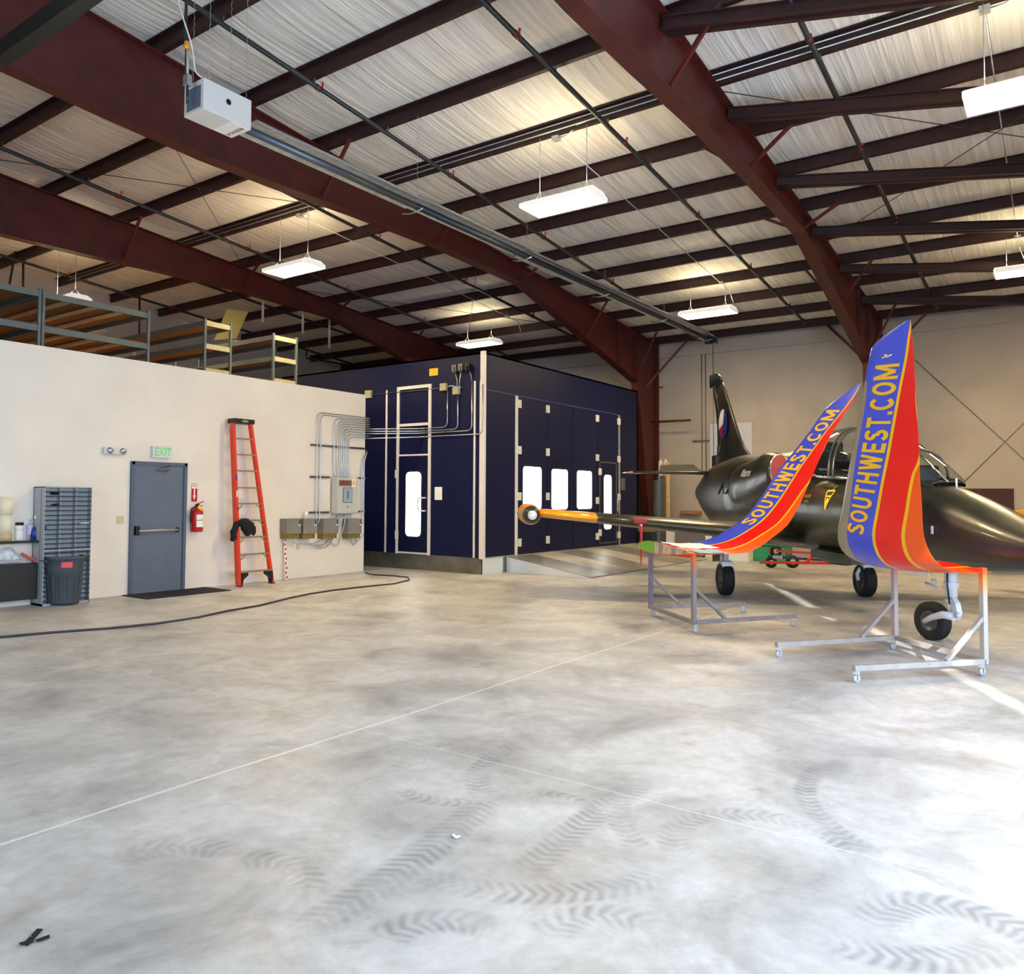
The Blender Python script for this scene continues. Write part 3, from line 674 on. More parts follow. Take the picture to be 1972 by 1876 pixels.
# electrical control cabinet, junction boxes, struts, conduits
x0, x1, z0, z1 = rectY(649.5, 920, 697, 989, YP-.22); xs0 = at(635, 955, Y=YP).x
CY = YP-.22
cx0, cx1, cz0, cz1 = rectY(649.5, 920, 690, 989, CY)
t = thing('control_cabinet', 'light grey electrical cabinet on the wall under the fan of conduits', 'cabinet', ((cx0+cx1)/2, YP, cz0), world=True)
MB().box((cx0, CY, cz0), (cx1, YP-.05, cz1)).build('cabinet_body', m_ltgrey, t, bevel=.006)
MB().box((cx0+.015, CY-.018, cz0+.015), (cx1-.015, CY, cz1-.015)).build('cabinet_door', m_ltgrey, t, bevel=.004)
def on_cab(x0, y0, x1, y1): a0, a1, b0, b1 = rectY(x0, y0, x1, y1, CY-.018); return a0, a1, b0, b1
a0, a1, b0, b1 = on_cab(653, 925, 677, 936); MB().box((a0, CY-.022, b0), (a1, CY-.0185, b1)).build('danger_plate', mat('plate_brown', (120, 84, 76), .5), t)
put_text('DANGER', 'lettering', m_redp, ((a0+a1)/2, CY-.0245, (b0+b1)/2), (1, 0, 0), (0, 0, 1), .062, t, bold=.02, stretchx=.85)
a0, a1, b0, b1 = on_cab(677.5, 922, 684.5, 938); MB().box((a0, CY-.021, b0), (a1, CY-.0185, b1)).build('warning_sticker', m_paper, t)
MB().add([(a0+.01, CY-.023, b0+.045), (a1-.01, CY-.023, b0+.045), ((a0+a1)/2, CY-.023, b1-.01)], [(0, 1, 2)]).build('warning_triangle', m_yellow, t, fix=False)
a0, a1, b0, b1 = on_cab(660.5, 939, 678, 968); sc = MB().box((a0, CY-.024, b0), (a1, CY-.0185, b1)).build('display_frame', mat('panel_dark', (60, 70, 84), .4), t)
MB().box((a0+.012, CY-.027, b0+.012), (a1-.012, CY-.0242, b1-.012)).build('display', mat('panel_pale', (160, 176, 190), .3), sc)
for k in range(7): z = lerp(b0, b1, .25+.08*k); MB().box((lerp(a0, a1, .38), CY-.030, z), (lerp(a0, a1, .62), CY-.0272, z+.012)).build('button', mat('button_dark', (40, 56, 90), .5), sc)
q = at(669, 976, Y=CY-.02); MB().lathe([(0, 0), (.012, 0), (.012, .02), (0, .02)], (q.x, CY-.018, q.z), (0, -1, 0), 10).build('door_lock', m_black, t)
for (x0, y0, x1, y1, w_) in ((599, 858, 702, 863, 'uppermost, above the cabinet'), (598, 917, 635, 921, 'left of the cabinet'), (596, 985, 634, 989, 'lowest, left of the cabinet'), (690, 919, 703, 923, 'stub right of the cabinet'), (689, 983, 702, 987, 'lower stub right of the cabinet')):
    a0, a1, b0, b1 = rectY(x0, y0, x1, y1, YP-.03); b = MB(); zc = (b0+b1)/2
    b.box((a0, YP-.04, zc-.02), (a1, YP, zc+.02)); o = b.build('strut_channel', m_galvd)
    n = int((a1-a0)/.055)
    for k in range(n): MB().box((a0+.02+.055*k, YP-.0405, zc-.008), (a0+.045+.055*k, YP-.040, zc+.008)).build('slot', m_black, o)
    tag(o, 'slotted metal strut on the wall, '+w_, 'strut', 'slotted struts carrying the conduits')
for i, (x0, x1, w_) in enumerate(((552, 580, 'leftmost, beside the red staff'), (584.5, 610, 'second from the left'), (623.5, 652, 'below the grey cabinet'), (671, 697, 'rightmost, at the end of the wall'))):
    a0, a1, b0, b1 = rectY(x0, 999, x1, 1028, YP-.2)
    t = thing('junction_box', 'grey metal box with an open yellowish underside, '+w_, 'electrical box', ((a0+a1)/2, YP, b0), 'grey boxes in a row under the conduits', world=True)
    MB().box((a0, YP-.2, b0), (a1, YP, b1)).build('box_body', m_boxgrey, t, bevel=.004)
    MB().box((a0+.015, YP-.16, b0-.10), (a1-.01, YP, b0)).build('terminal_bay', mat('brass_bay', (140, 118, 60), .5, .3, var=.3, vscale=30), t)
    MB().box((a1-.05, YP-.204, b1-.10), (a1-.025, YP-.2, b1-.02)).build('latch', m_black, t)
    MB().box((a1-.07, YP-.203, b1-.14), (a1-.02, YP-.2, b1-.12)).build('sticker', m_paper, t)
a0, a1, b0, b1 = rectY(584, 986, 591, 999, YP-.1)
t = MB().lathe([(0, b0), (.03, b0), (.03, b1), (0, b1)], ((a0+a1)/2, YP-.12, 0), (0, 0, 1), 14).build('white_tube', m_paper); tag(t, 'short white tube standing on the second grey box', 'tube')
XB, YB = 13.77, 9.73
YC_ = YP-.065
def pc(x, y): p = at(x, y, Y=YC_); return p
fan = [(611, 1048, 795, 'outermost pair'), (617.5, 1048, 800, 'outermost pair'), (643.5, 918, 807, ''), (650.5, 918, 812, ''), (654.5, 918, 817, ''), (658, 918, 822, ''), (661.5, 918, 827, ''), (664.5, 918, 832, ''), (668, 918, 837, ''), (671.5, 918, 842, '')]
for i, (px_, yb, yt, w_) in enumerate(fan):
    top_z = pc(px_+10, yt).z; X0_ = pc(px_, 860).x
    yoff = YC_-.0
    pts = []
    if yb == 1048:
        bz = pc(px_, 1000).z
        pts += [Vector((X0_-.02, YC_, bz-.22)), Vector((X0_-.01, YC_, bz))] if 0 else [Vector((X0_-.17, YC_, 1.03+.02*i)), Vector((X0_-.02, YC_, 1.06)), Vector((X0_, YC_, 1.22))]
    else: pts += [Vector((X0_+.03, YC_-.02, cz1-.0)), Vector((X0_+.03, YC_-.02, cz1+.06)), Vector((X0_, YC_, cz1+.25))]
    pts += [Vector((X0_, YC_, top_z)), Vector((XPR+.04, YC_, top_z))]
    if i in (5, 6, 7, 9):
        k = (5, 6, 7, 9).index(i)
        yv = at((861, 881, 908, 929)[k], 800, X=XB-.05).y; zt_ = at((861, 881, 908, 929)[k], (752, 757, 730, 740)[k], X=XB-.05).z; zl = at(800, (826, 831, 835, 842)[k], X=XB-.05).z
        pts += [Vector((XB-.04, YP-.75, zl)), Vector((XB-.04, yv, zl)), Vector((XB-.04, yv, zt_))]
    else: pts += [Vector((XPR+.10, YC_+.02, top_z)), Vector((XPR+.12, YC_+.4, top_z))]
    o = MB().tube(pts, .0115, 8, fillet=.13).build('wall_conduit', m_steel)
    wl = ['outermost of the fan, dropping to the boxes', 'second from outside, dropping to the boxes', 'third from outside', 'fourth from outside', 'fifth from outside', 'sixth from outside, crossing to the booth',
          'seventh from outside, crossing to the booth', 'eighth from outside, crossing to the booth', 'ninth from outside', 'innermost of the fan, crossing to the booth']
    tag(o, 'bent silver conduit on the white wall, '+wl[i], 'conduit', 'bent conduits fanning from the cabinet')
for i, x_ in enumerate((696.5, 701)):
    X0_ = pc(x_, 930).x
    o = MB().tube([Vector((X0_-.25, YC_, .97)), Vector((X0_-.02, YC_, 1.0)), Vector((X0_, YC_, 1.15)), Vector((X0_, YC_, 2.3)), Vector((X0_+.03, YC_, 2.45)), Vector((XPR+.02, YC_, 2.6)), Vector((XPR+.03, YC_+.3, 2.65))], .0115, 8, fillet=.12).build('wall_conduit', m_steel)
    tag(o, 'silver conduit at the very end of the white wall, '+('left' if i == 0 else 'right')+' of the pair', 'conduit', 'conduits at the end of the wall')
for i in range(6):
    xa = lerp(cx0+.12, cx1-.1, i/5)
    tgt = [(566, 1045), (597, 1047), (600, 1050), (637, 1044), (690, 1040), (700, 1030)][i]
    e = at(*tgt, Y=YP-.08); mid = Vector((lerp(xa, e.x, .5), YP-.08, min(e.z-.06, .98)-.02*i))
    o = MB().tube([Vector((xa, YP-.10, cz0)), Vector((xa+.01*(i-3), YP-.09, cz0-.2)), mid, e], .012, 8, fillet=.18).build('flexible_conduit', m_galv)
    tag(o, 'flexible grey conduit looping from under the cabinet to the '+['leftmost grey box', 'second grey box', 'second grey box, lower loop', 'third grey box', 'rightmost grey box', 'end of the wall'][i], 'conduit', 'loops of flexible conduit under the cabinet')
x0, x1, z0, z1 = rectY(570, 1048, 577, 1058, YP); o = MB().box((x0, YP-.01, z0), (x1, YP, z1)).build('outlet_plate', m_beige, bevel=.003); tag(o, 'small beige outlet plate low on the wall under the left grey box', 'outlet')

# pigeonhole organiser
OY = YP-.34
x0, x1 = at(84.5, 1020, Y=OY).x, at(175.5, 1020, Y=OY).x; zt_ = at(130, 938, Y=OY).z
t = thing('pigeonhole_organiser', 'grey pigeonhole rack with three columns of slots against the white wall', 'organiser', ((x0+x1)/2, OY, 0), world=True)
c_ = MB().box((x0, OY+.10, 0), (x1, OY+.11, zt_)).box((x0, OY, 0), (x0+.012, YP-.01, zt_)).box((x1-.012, OY, 0), (x1, YP-.01, zt_)).box((x0, OY, zt_-.012), (x1, YP-.01, zt_)).box((x0, YP-.022, 0), (x1, YP-.01, zt_)).box((x0, OY, 0), (x1, YP-.01, .03))
for f in (1/3, 2/3): c_.box((lerp(x0, x1, f)-.006, OY+.005, .03), (lerp(x0, x1, f)+.006, YP-.02, zt_-.012))
c_.box((x0, OY-.003, zt_*.455), (x1, OY+.02, zt_*.455+.02)); c_.build('carcass', m_bin, t)
n = 25
for i in range(1, n):
    z = zt_*i/n
    MB().box((x0+.012, OY+.002, z-.003), (x1-.012, OY+.10, z+.003)).box((x0+.004, OY-.006, z-.008), (x1-.004, OY+.004, z+.004), 1).build('slot_shelf', [m_bin, m_black], t)
for (px_, py_, m_, w_, h_, lab) in ((100, 950, m_blackm, .12, .05, 'black cloth'), (101, 973, m_blackm, .13, .045, 'dark bag'), (85.5, 1017, m_bluep, .05, .05, 'blue packet'), (156, 1008, m_paper, .16, .03, 'white packet')):
    q = at(px_, py_, Y=OY+.02); o = MB().sphere((q.x+w_/2, OY+.06, q.z), .5, 12, sc=(w_, .08, h_)).build('stored_item', m_, None); tag(o, lab+' lying in a slot of the pigeonhole rack', 'item', 'small things in the pigeonhole rack')
# trash can
q = at(137, 1166, Z=0); tw = (at(172, 1120, Y=q.y).x-at(103, 1120, Y=q.y).x)/2; hz = at(137, 1072, Y=q.y).z
cx_, cy_ = (at(103, 1120, Y=q.y+.0).x+at(172, 1120, Y=q.y).x)/2, q.y+tw*.85
t = thing('trash_can', 'round dark grey plastic trash can in front of the pigeonhole rack', 'trash can', (cx_, cy_, 0), world=True)
R_ = tw*.98; b = MB(); prof = [(0, .01), (R_*.80, .01), (R_*.83, .05), (R_*.93, hz*.62), (R_*.99, hz*.66), (R_, hz*.80), (R_*1.05, hz*.93), (R_*1.10, hz*.95), (R_*1.10, hz), (R_*1.03, hz), (R_*.99, hz*.93), (R_*.8, .08), (0, .06)]
b.lathe(prof, (cx_, cy_, 0), (0, 0, 1), 36)
for k in range(14):
    a = 2*PI*k/14; b.bar((cx_+math.cos(a)*R_*.82, cy_+math.sin(a)*R_*.82, .04), (cx_+math.cos(a)*R_*.94, cy_+math.sin(a)*R_*.94, hz*.62), .02, .02)
b.build('bin_body', m_trash, t)
for s_ in (-1, 1): MB().tube([(cx_+s_*R_*1.02, cy_-.07, hz*.9), (cx_+s_*R_*1.22, cy_-.06, hz*.92), (cx_+s_*R_*1.22, cy_+.06, hz*.92), (cx_+s_*R_*1.02, cy_+.07, hz*.9)], .014, 8).build('handle', m_trash, t)
lb = MB(); lb.loft([[Vector((cx_+math.sin(a)*R_*1.035, cy_-math.cos(a)*R_*1.035, z)) for a in (-.62, -.48, -.34, -.2, -.06)] for z in (hz*.78, hz*.90)], cap=False, closed=False)
lb.build('label', mat('label_red', (214, 80, 84), .5), t, fix=False)
# black utility cart
y1_ = YP-.35; q = at(80, 1166, Z=0); y0_ = q.y+.02; X1_ = at(83, 1100, Y=y0_).x; X0_ = X1_-1.05; zt_ = at(40, 1042, Y=y0_).z; zm = at(40, 1086, Y=y0_).z
y1_ = min(YP-.1, y0_+.5)
t = thing('utility_cart', 'black wheeled cart at the left edge, stacked with bottles and rolls', 'cart', ((X0_+X1_)/2, (y0_+y1_)/2, 0), world=True)
MB().box((X0_, y0_, zt_-.035), (X1_, y1_, zt_)).build('top_shelf', m_black, t, bevel=.006)
MB().box((X0_, y0_, .10), (X1_-.0, y1_, zm)).build('lower_cabinet', m_black, t, bevel=.008)
for x in (X0_+.015, X1_-.015):
    for y in (y0_+.015, y1_-.015):
        MB().box((x-.015, y-.015, .08), (x+.015, y+.015, zt_)).build('corner_post', m_black, t)
        MB().lathe([(0, -.015), (.045, -.015), (.045, .015), (0, .015)], (x, y, .045), (0, 1, 0), 16).build('caster', m_rubber, t)
for x in (X1_-.62,): MB().tube([(x, y0_-.02, zm-.2), (x, y0_-.03, zm-.3)], .008, 6).build('door_pull', m_steel, t)
def on_cart(px_, z, dy=.18): p = at(px_, 1000, Y=y0_+dy); return Vector((p.x, y0_+dy, z))
p = on_cart(11, zt_); o = thing('paper_towel_roll', 'tall stack of cream paper rolls on the cart top', 'paper roll', p, world=True)
for k in range(2): MB().lathe([(0, 0), (.085, 0), (.085, .26), (.02, .26), (.02, .2), (0, .2)], (p.x, p.y, zt_+.11+.262*k), (0, 0, 1), 24).build('roll', mat('cream_paper', (236, 226, 196), .8), o)
MB().lathe([(0, 0), (.088, 0), (.088, .11), (0, .11)], (p.x, p.y, zt_), (0, 0, 1), 24).build('base_roll', mat('tan_paper', (206, 182, 136), .8), o)
p = on_cart(38, zt_); o = thing('supplement_jar', 'white jar with black lid on the cart top', 'jar', p, world=True)
MB().lathe([(0, 0), (.055, 0), (.06, .02), (.06, .13), (.045, .15), (.06, .16), (.06, .21), (.05, .22), (0, .22)], p, (0, 0, 1), 20).build('jar_body', m_paper, o); MB().lathe([(0, .22), (.055, .22), (.055, .26), (0, .26)], p, (0, 0, 1), 20).build('lid', m_black, o)
p = on_cart(57.5, zt_, .2); o = thing('spray_bottle', 'clear bottle with white purple label on the cart top', 'bottle', p, world=True)
MB().lathe([(0, 0), (.05, 0), (.052, .18), (.02, .26), (.018, .3), (0, .3)], p, (0, 0, 1), 18).build('bottle_body', m_clear, o); MB().lathe([(.054, .08), (.054, .22)], p, (0, 0, 1), 18).build('label', mat('label_lilac', (200, 190, 226), .5), o)
MB().lathe([(0, .3), (.02, .3), (.02, .33), (0, .33)], p, (0, 0, 1), 12).build('cap', m_paper, o)
p = on_cart(69, zt_, .14); o = thing('blue_bottle', 'squat blue bottle with white pump at the right end of the cart', 'bottle', p, world=True)
MB().lathe([(0, 0), (.06, 0), (.065, .1), (.05, .17), (.02, .2), (0, .2)], p, (0, 0, 1), 18).build('bottle_body', m_bluep, o); MB().tube([p+Vector((0, 0, .2)), p+Vector((0, 0, .32))], .01, 8).sphere(p+Vector((0, -.01, .33)), .03, 10).build('pump', m_paper, o)
p = on_cart(14, zm, .2); o = blob('plastic_bag', [((p.x, p.y, zm+.12), (.13, .1, .12)), ((p.x-.12, p.y, zm+.1), (.1, .1, .1)), ((p.x+.1, p.y, zm+.08), (.09, .08, .08))], mat('bag_white', (205, 212, 222), .3)); tag(o, 'crumpled white plastic bag on the lower shelf of the cart', 'bag')
p = on_cart(54, zm, .3); o = MB().lathe([(0, 0), (.07, 0), (.07, .38), (.02, .38), (0, .38)], p, (0, 0, 1), 20).build('white_roll', m_paper); tag(o, 'white roll standing on the lower shelf of the cart', 'roll')
p = on_cart(58, zm, .12); o = MB().bar(p+Vector((-.1, 0, .14)), p+Vector((.08, -.02, .02)), .05, .03).build('orange_tool', m_orange); tag(o, 'orange handled tool lying on the lower cart shelf', 'tool')
o = MB().bar(p+Vector((-.55, 0, .03)), p+Vector((-.1, 0, .04)), .12, .03).build('metal_tray', m_steel); tag(o, 'shiny metal tray on the lower cart shelf', 'tray')
# cable on the floor
pts = [(-60, 1233), (0, 1227), (100, 1218), (210, 1210), (300, 1201), (380, 1189), (440, 1176), (500, 1166), (560, 1151), (600, 1143), (640, 1137), (700, 1130), (760, 1124), (788, 1117), (786, 1112), (760, 1109), (720, 1107), (704, 1103)]
o = MB().tube([at(x, y, Z=.014) for x, y in pts], .014, 8).build('floor_cable', m_cord); tag(o, 'dark cable snaking across the concrete floor toward the booth', 'cable')
for (x, y, s_, M_, l_) in ((878, 1615, .04, m_paper, 'white paper scrap on the floor near the centre of the foreground'), (1793-0, 1323, .025, m_paper, 'small white scrap on the floor right of the near stand'), (62, 1811, .05, m_blackm, 'dark leaf like debris on the floor at lower left')):
    c = at(x, y, Z=.004); b = MB(); rnd = random.Random(x)
    for k in range(4 if M_ is m_blackm else 2):
        cc = c+Vector((rnd.uniform(-1, 1)*s_*.7, rnd.uniform(-1, 1)*s_*.7, 0)); a = rnd.uniform(0, PI)
        u, w = Vector((math.cos(a), math.sin(a), .05))*s_*.5, Vector((-math.sin(a), math.cos(a), .1))*s_*.25
        b.prism([cc-u-w, cc+u-w*.6, cc+u*.8+w, cc-u*.7+w*.8], (0, 0, .004))
    o = b.build('floor_scrap', M_); tag(o, l_, 'scrap')

# ================================================================== STORAGE SHELVES ON THE MEZZANINE
def shelf_unit(corners, levels, mats_, label, zbase=2.9, beams=0, grp='storage shelves above the office'):
    # corners: near-left, near-right, far-right, far-left in plan ; levels: heights of the decks
    P = [Vector((c[0], c[1], zbase)) for c in corners]; top = max(levels)
    t = thing('storage_shelf', label, 'shelving', (P[0]+P[2])/2, grp, world=True)
    for p in P: MB().box((p.x-.022, p.y-.022, zbase), (p.x+.022, p.y+.022, top+.05)).build('upright', mats_[0], t)
    for z in levels:
        d = MB(); lo = MB()
        ends = MB()
        for a, b in ((0, 1), (1, 2), (2, 3), (3, 0)): MB().bar(P[a].xy.to_3d()+Vector((0, 0, z-.04)), P[b].xy.to_3d()+Vector((0, 0, z-.04)), .03, .09).build('end_beam' if a in (0, 2) else 'long_beam', mats_[1] if a in (0, 2) else mats_[0], t)
        d.prism([P[k].xy.to_3d()+Vector((0, 0, z-.004)) for k in range(4)], (0, 0, .02)); d.build('deck', m_chip, t)
        for k in range(beams):
            f = (k+1)/(beams+1); A = P[0].lerp(P[1], f); B = P[3].lerp(P[2], f)
            MB().bar((A.x, A.y, z-.05), (B.x, B.y, z-.05), .07, .04).build('cross_rail', m_wood, t)
    return t
def zpx(x, y, X, Y):       # height of the picture point above plan position
    d = ray(x, y); t = (X*d.x+Y*d.y)/(d.x*d.x+d.y*d.y); return EYE.z+d.z*t
def plan(x, Y): return at(x, 700, Y=Y).x
# large rack at left
yA = 12.75
xa, xb = plan(80, yA), plan(284, yA)
z1_, z2_ = zpx(80, 560, xa, yA)-.02, zpx(78, 626, xa, yA)-.02
shelf_unit(((xa, yA), (xb, yA), (xb, yA+2.4), (xa, yA+2.4)), (z2_, z1_), (m_shelfm, m_shelfm), 'large two level steel rack with timber rails above the wall at far left', beams=3)
shelf_unit(((xa-2.6, yA), (xa-.06, yA), (xa-.06, yA+2.4), (xa-2.6, yA+2.4)), (z2_, z1_), (m_shelfm, m_shelfm), 'rack bay cut off by the left edge of the picture above the wall', beams=3)
# two narrower cream shelves, end on
for (px0, px1, py0, lev, lab) in ((393.5, 443, 618, (618, 662, 709), 'cream metal shelf in the middle of the row, a crumpled sheet on top'), (526, 570, 646, (646, 687, 729), 'cream metal shelf at the right end of the row, papers on top')):
    Y0 = 13.0; xa2, xb2 = plan(px0, Y0), plan(px1, Y0)
    zz = [zpx(px0, v, xa2, Y0) for v in lev]
    dY = 3.4
    shelf_unit(((xa2, Y0), (xb2, Y0), (xb2, Y0+dY), (xa2, Y0+dY)), tuple(sorted(zz)), (m_shelfm, m_shelfl), lab, zbase=2.9)
    o = MB(); zt_ = zz[0]+.018
    rnd = random.Random(px0)
    for k in range(5):
        xx = lerp(xa2, xb2, rnd.uniform(.1, .5)); yy = Y0+rnd.uniform(.05, 1.6); w_ = rnd.uniform(.15, .35)
        o = MB().prism([Vector((xx, yy, zt_+.012*k)), Vector((xx+w_, yy+.05, zt_+.012*k)), Vector((xx+w_-.04, yy+w_, zt_+.012*k+.02)), Vector((xx-.03, yy+w_-.03, zt_+.012*k+.01))], (0, 0, .008)).build('paper_sheet', m_paper if px0 > 500 else mat('yellow_sheet', (216, 196, 130), .7))
        tag(o, ['lowest', 'second lowest', 'middle', 'second highest', 'topmost'][k]+' of the loose sheets on top of the '+('right end' if px0 > 500 else 'middle')+' shelf', 'sheet', 'sheets on the '+('right end' if px0 > 500 else 'middle')+' shelf')
# yellowish panels hanging over the mezzanine
A, B, Cc, D = at(437, 595, Y=15.5), at(478, 600, Y=15.5), at(455, 652, Y=15.5), at(412, 655, Y=15.5)
o = MB().prism([A, B, Cc, D], (.02, .02, .0)).build('leaning_panel', mat('panel_olive', (150, 140, 84), .4, .2)); tag(o, 'olive yellow sheet panel hanging behind the middle shelf', 'panel')
for (px_, py_, w_) in ((506, 610, 'left'), (583, 632, 'middle'), (634, 662, 'right')):
    q = at(px_, py_, Y=17.2); o = MB().tube([Vector((q.x, q.y, q.z-.16)), Vector((q.x, q.y, rz(q.x)+.1))], .035, 10).build('vent_pipe', m_ltgrey); tag(o, 'short pale vertical pipe under the back roof, '+w_+' of three', 'pipe', 'pale pipes under the back roof')
o = MB().tube([at(-80, 600, Y=19.5), at(200, 640, Y=19.5)], .16, 16).build('air_duct', m_ltgrey); tag(o, 'round pale air duct behind the left rack', 'duct')
for i, (a, e) in enumerate((((28, 528), (-5, 680)), ((44, 520), (44, 600)), ((268, 600), (268, 670)), ((590, 690), (730, 712)))):
    A, B = at(*a, Y=21.0), at(*e, Y=21.0); A = Vector((A.x, A.y, rz(A.x)+.21)) if i < 3 else A; o = MB().tube([A, B] if i < 3 else [Vector((A.x, A.y, rz(A.x))), A, B, Vector((B.x, B.y, rz(B.x)))], .03, 8).build('dark_pipe', m_pipe); tag(o, 'dark pipe behind the shelves, '+['slanting at far left', 'upright at far left', 'upright behind the left rack', 'level behind the right shelf'][i], 'pipe', 'dark pipes behind the shelves')

# ================================================================== SPRAY BOOTH
BZ, BT = .345, 4.68; BX1 = 21.39; BY1 = at(572.9, 727.6, X=XB).y+.6
t = booth = thing('spray_booth', 'tall dark blue spray booth with glowing windows and white trim', 'spray booth', (XB, YB, 0), world=True)
MB().box((XB, YB, BZ), (BX1, YB+.06, BT)).box((XB, YB, BZ), (XB+.06, BY1, BT)).box((BX1-.06, YB, BZ), (BX1, BY1, BT)).box((XB, YB, BT-.04), (BX1, BY1, BT)).build('booth_shell', m_navy, t)
MB().box((XB+.01, YB+.01, 0), (BX1, YB+.04, BZ)).box((XB+.01, YB+.01, 0), (XB+.04, BY1, BZ)).build('base_skirt', m_galvd, t)
MB().box((XB-.004, YB-.004, 0), (XB+.75, YB+.01, BZ)).build('corner_plate', mat('bright_galvanised', (222, 228, 234), .4, .4), t)
MB().box((XB-.03, YB-.035, BZ-.02), (XB+.04, YB+.07, BT+.02)).build('corner_trim', m_trimw, t)
def fr_rect(x0, y0, x1, y1, th, name, M, parent=None, off=0):    # plate on the front (Y) face
    a0, a1, b0, b1 = rectY(x0, y0, x1, y1, YB)
    return MB().box((a0, YB-th-off, b0), (a1, YB-off-.0005, b1)).build(name, M, parent or t, bevel=.003)
def sd_rect(x0, y0, x1, y1, th, name, M, parent=None, off=0):    # plate on the side (X) face
    a0, a1, b0, b1 = rectX(x0, y0, x1, y1, XB)
    return MB().box((XB-th-off, a0, b0), (XB-off-.0005, a1, b1)).build(name, M, parent or t, bevel=.003)
def rounded(cx, cz, w, h, r, n=6):
    pts = []
    for qx, qz, a0 in ((1, 1, 0), (-1, 1, PI/2), (-1, -1, PI), (1, -1, 3*PI/2)):
        for k in range(n+1): a = a0+PI/2*k/n; pts.append((cx+qx*(w/2-r)+r*math.cos(a), cz+qz*(h/2-r)+r*math.sin(a)))
    return pts
def win_front(x0, y0, x1, y1, parent, r=.09):
    a0, a1, b0, b1 = rectY(x0, y0, x1, y1, YB); cx, cz, w, h = (a0+a1)/2, (b0+b1)/2, a1-a0, b1-b0
    f = MB().prism([Vector((x, YB-.016, z)) for x, z in rounded(cx, cz, w+.09, h+.09, r+.045)], (0, .012, 0)).build('window_frame', m_navyd, parent)
    MB().prism([Vector((x, YB-.020, z)) for x, z in rounded(cx, cz, w, h, r)], (0, .008, 0)).build('window_pane', m_win, f)
def win_side(x0, y0, x1, y1, parent, r=.09):
    a0, a1, b0, b1 = rectX(x0, y0, x1, y1, XB); cx, cz, w, h = (a0+a1)/2, (b0+b1)/2, abs(a1-a0), b1-b0
    f = MB().prism([Vector((XB-.018, y, z)) for y, z in rounded(cx, cz, w+.09, h+.09, r+.045)], (.012, 0, 0)).build('window_frame', m_navyd, parent)
    MB().prism([Vector((XB-.022, y, z)) for y, z in rounded(cx, cz, w, h, r)], (.008, 0, 0)).build('window_pane', m_win, f)
# folding doors on the front: four leaves
leafx = [994.5, 1053, 1102.5, 1149.5, 1191]
for i in range(4):
    a0, a1 = at(leafx[i], 900, Y=YB).x, at(leafx[i+1], 900, Y=YB).x
    top_ = 3.86
    lf = MB().box((a0+.012, YB-.012, BZ+.01), (a1-.004, YB-.0005, top_)).build('door_leaf', m_navy, t)
    if i == 0: win_front(1006, 899, 1041.5, 981, lf)
    if i == 1: win_front(1061, 904, 1092, 981, lf)
    if i == 2: win_front(1110, 907, 1138.5, 980, lf)
    if i == 3:
        a = at(1153, 960, Y=YB).x; b_ = at(1186, 960, Y=YB).x; z0_, z1_ = at(1170, 1046, Y=YB).z, at(1170, 890, Y=YB).z
        pd = MB().box((a, YB-.03, z0_), (a+.03, YB-.012, z1_)).box((b_-.03, YB-.03, z0_), (b_, YB-.012, z1_)).box((a, YB-.03, z1_-.03), (b_, YB-.012, z1_)).box((a, YB-.03, z0_), (b_, YB-.012, z0_+.03)).build('small_door_frame', m_galvd, lf)
        win_front(1162, 915, 1176.5, 1019, lf, r=.11)
        q = at(1185, 970, Y=YB); MB().tube([(q.x, YB-.02, q.z+.22), (q.x, YB-.07, q.z+.2), (q.x, YB-.07, q.z-.2), (q.x, YB-.02, q.z-.22)], .014, 8).build('door_handle', m_chrome, lf)
    fr_col = {0: (997.5, 1000.5), 1: (1050.5, 1057), 2: None, 3: None}
for px_, ys_ in ((999, (778, 867, 956, 1045)), (1053.5, (788, 871, 956, 1039.5)), (1149, (806, 881.5, 964, 1033)), (1190.5, (812, 884.5, 957, 1030)), (1154, (908.5, None, None, 1026))):
    for yv in ys_:
        if yv is None: continue
        s_ = 7.6-(px_-999)*.008
        fr_rect(px_-3.2+(px_-999)*.003, yv-s_, px_+3.2-(px_-999)*.003, yv+s_, .035, 'hinge', m_trimw)
MB().box((at(991.5, 900, Y=YB).x, YB-.02, BZ), (at(996, 900, Y=YB).x, YB-.001, 3.88)).build('door_post_trim', m_trimw, t)
MB().box((at(1190, 900, Y=YB).x, YB-.02, BZ), (at(1193, 900, Y=YB).x, YB-.001, 3.88)).build('door_post_trim', m_galv, t)
MB().box((XB+.1, YB-.008, 3.885), (at(1193, 900, Y=YB).x, YB-.0005, 3.90)).build('header_seam', mat('seam_blue', (60, 80, 140), .4), t)
MB().box((XB, YB-.006, BZ-.015), (BX1, YB-.0005, BZ+.012)).build('bottom_seam', m_galv, t)
fr_rect(1195.5, 921, 1203.5, 944, .006, 'label', mat('label_dim', (96, 96, 120), .6))
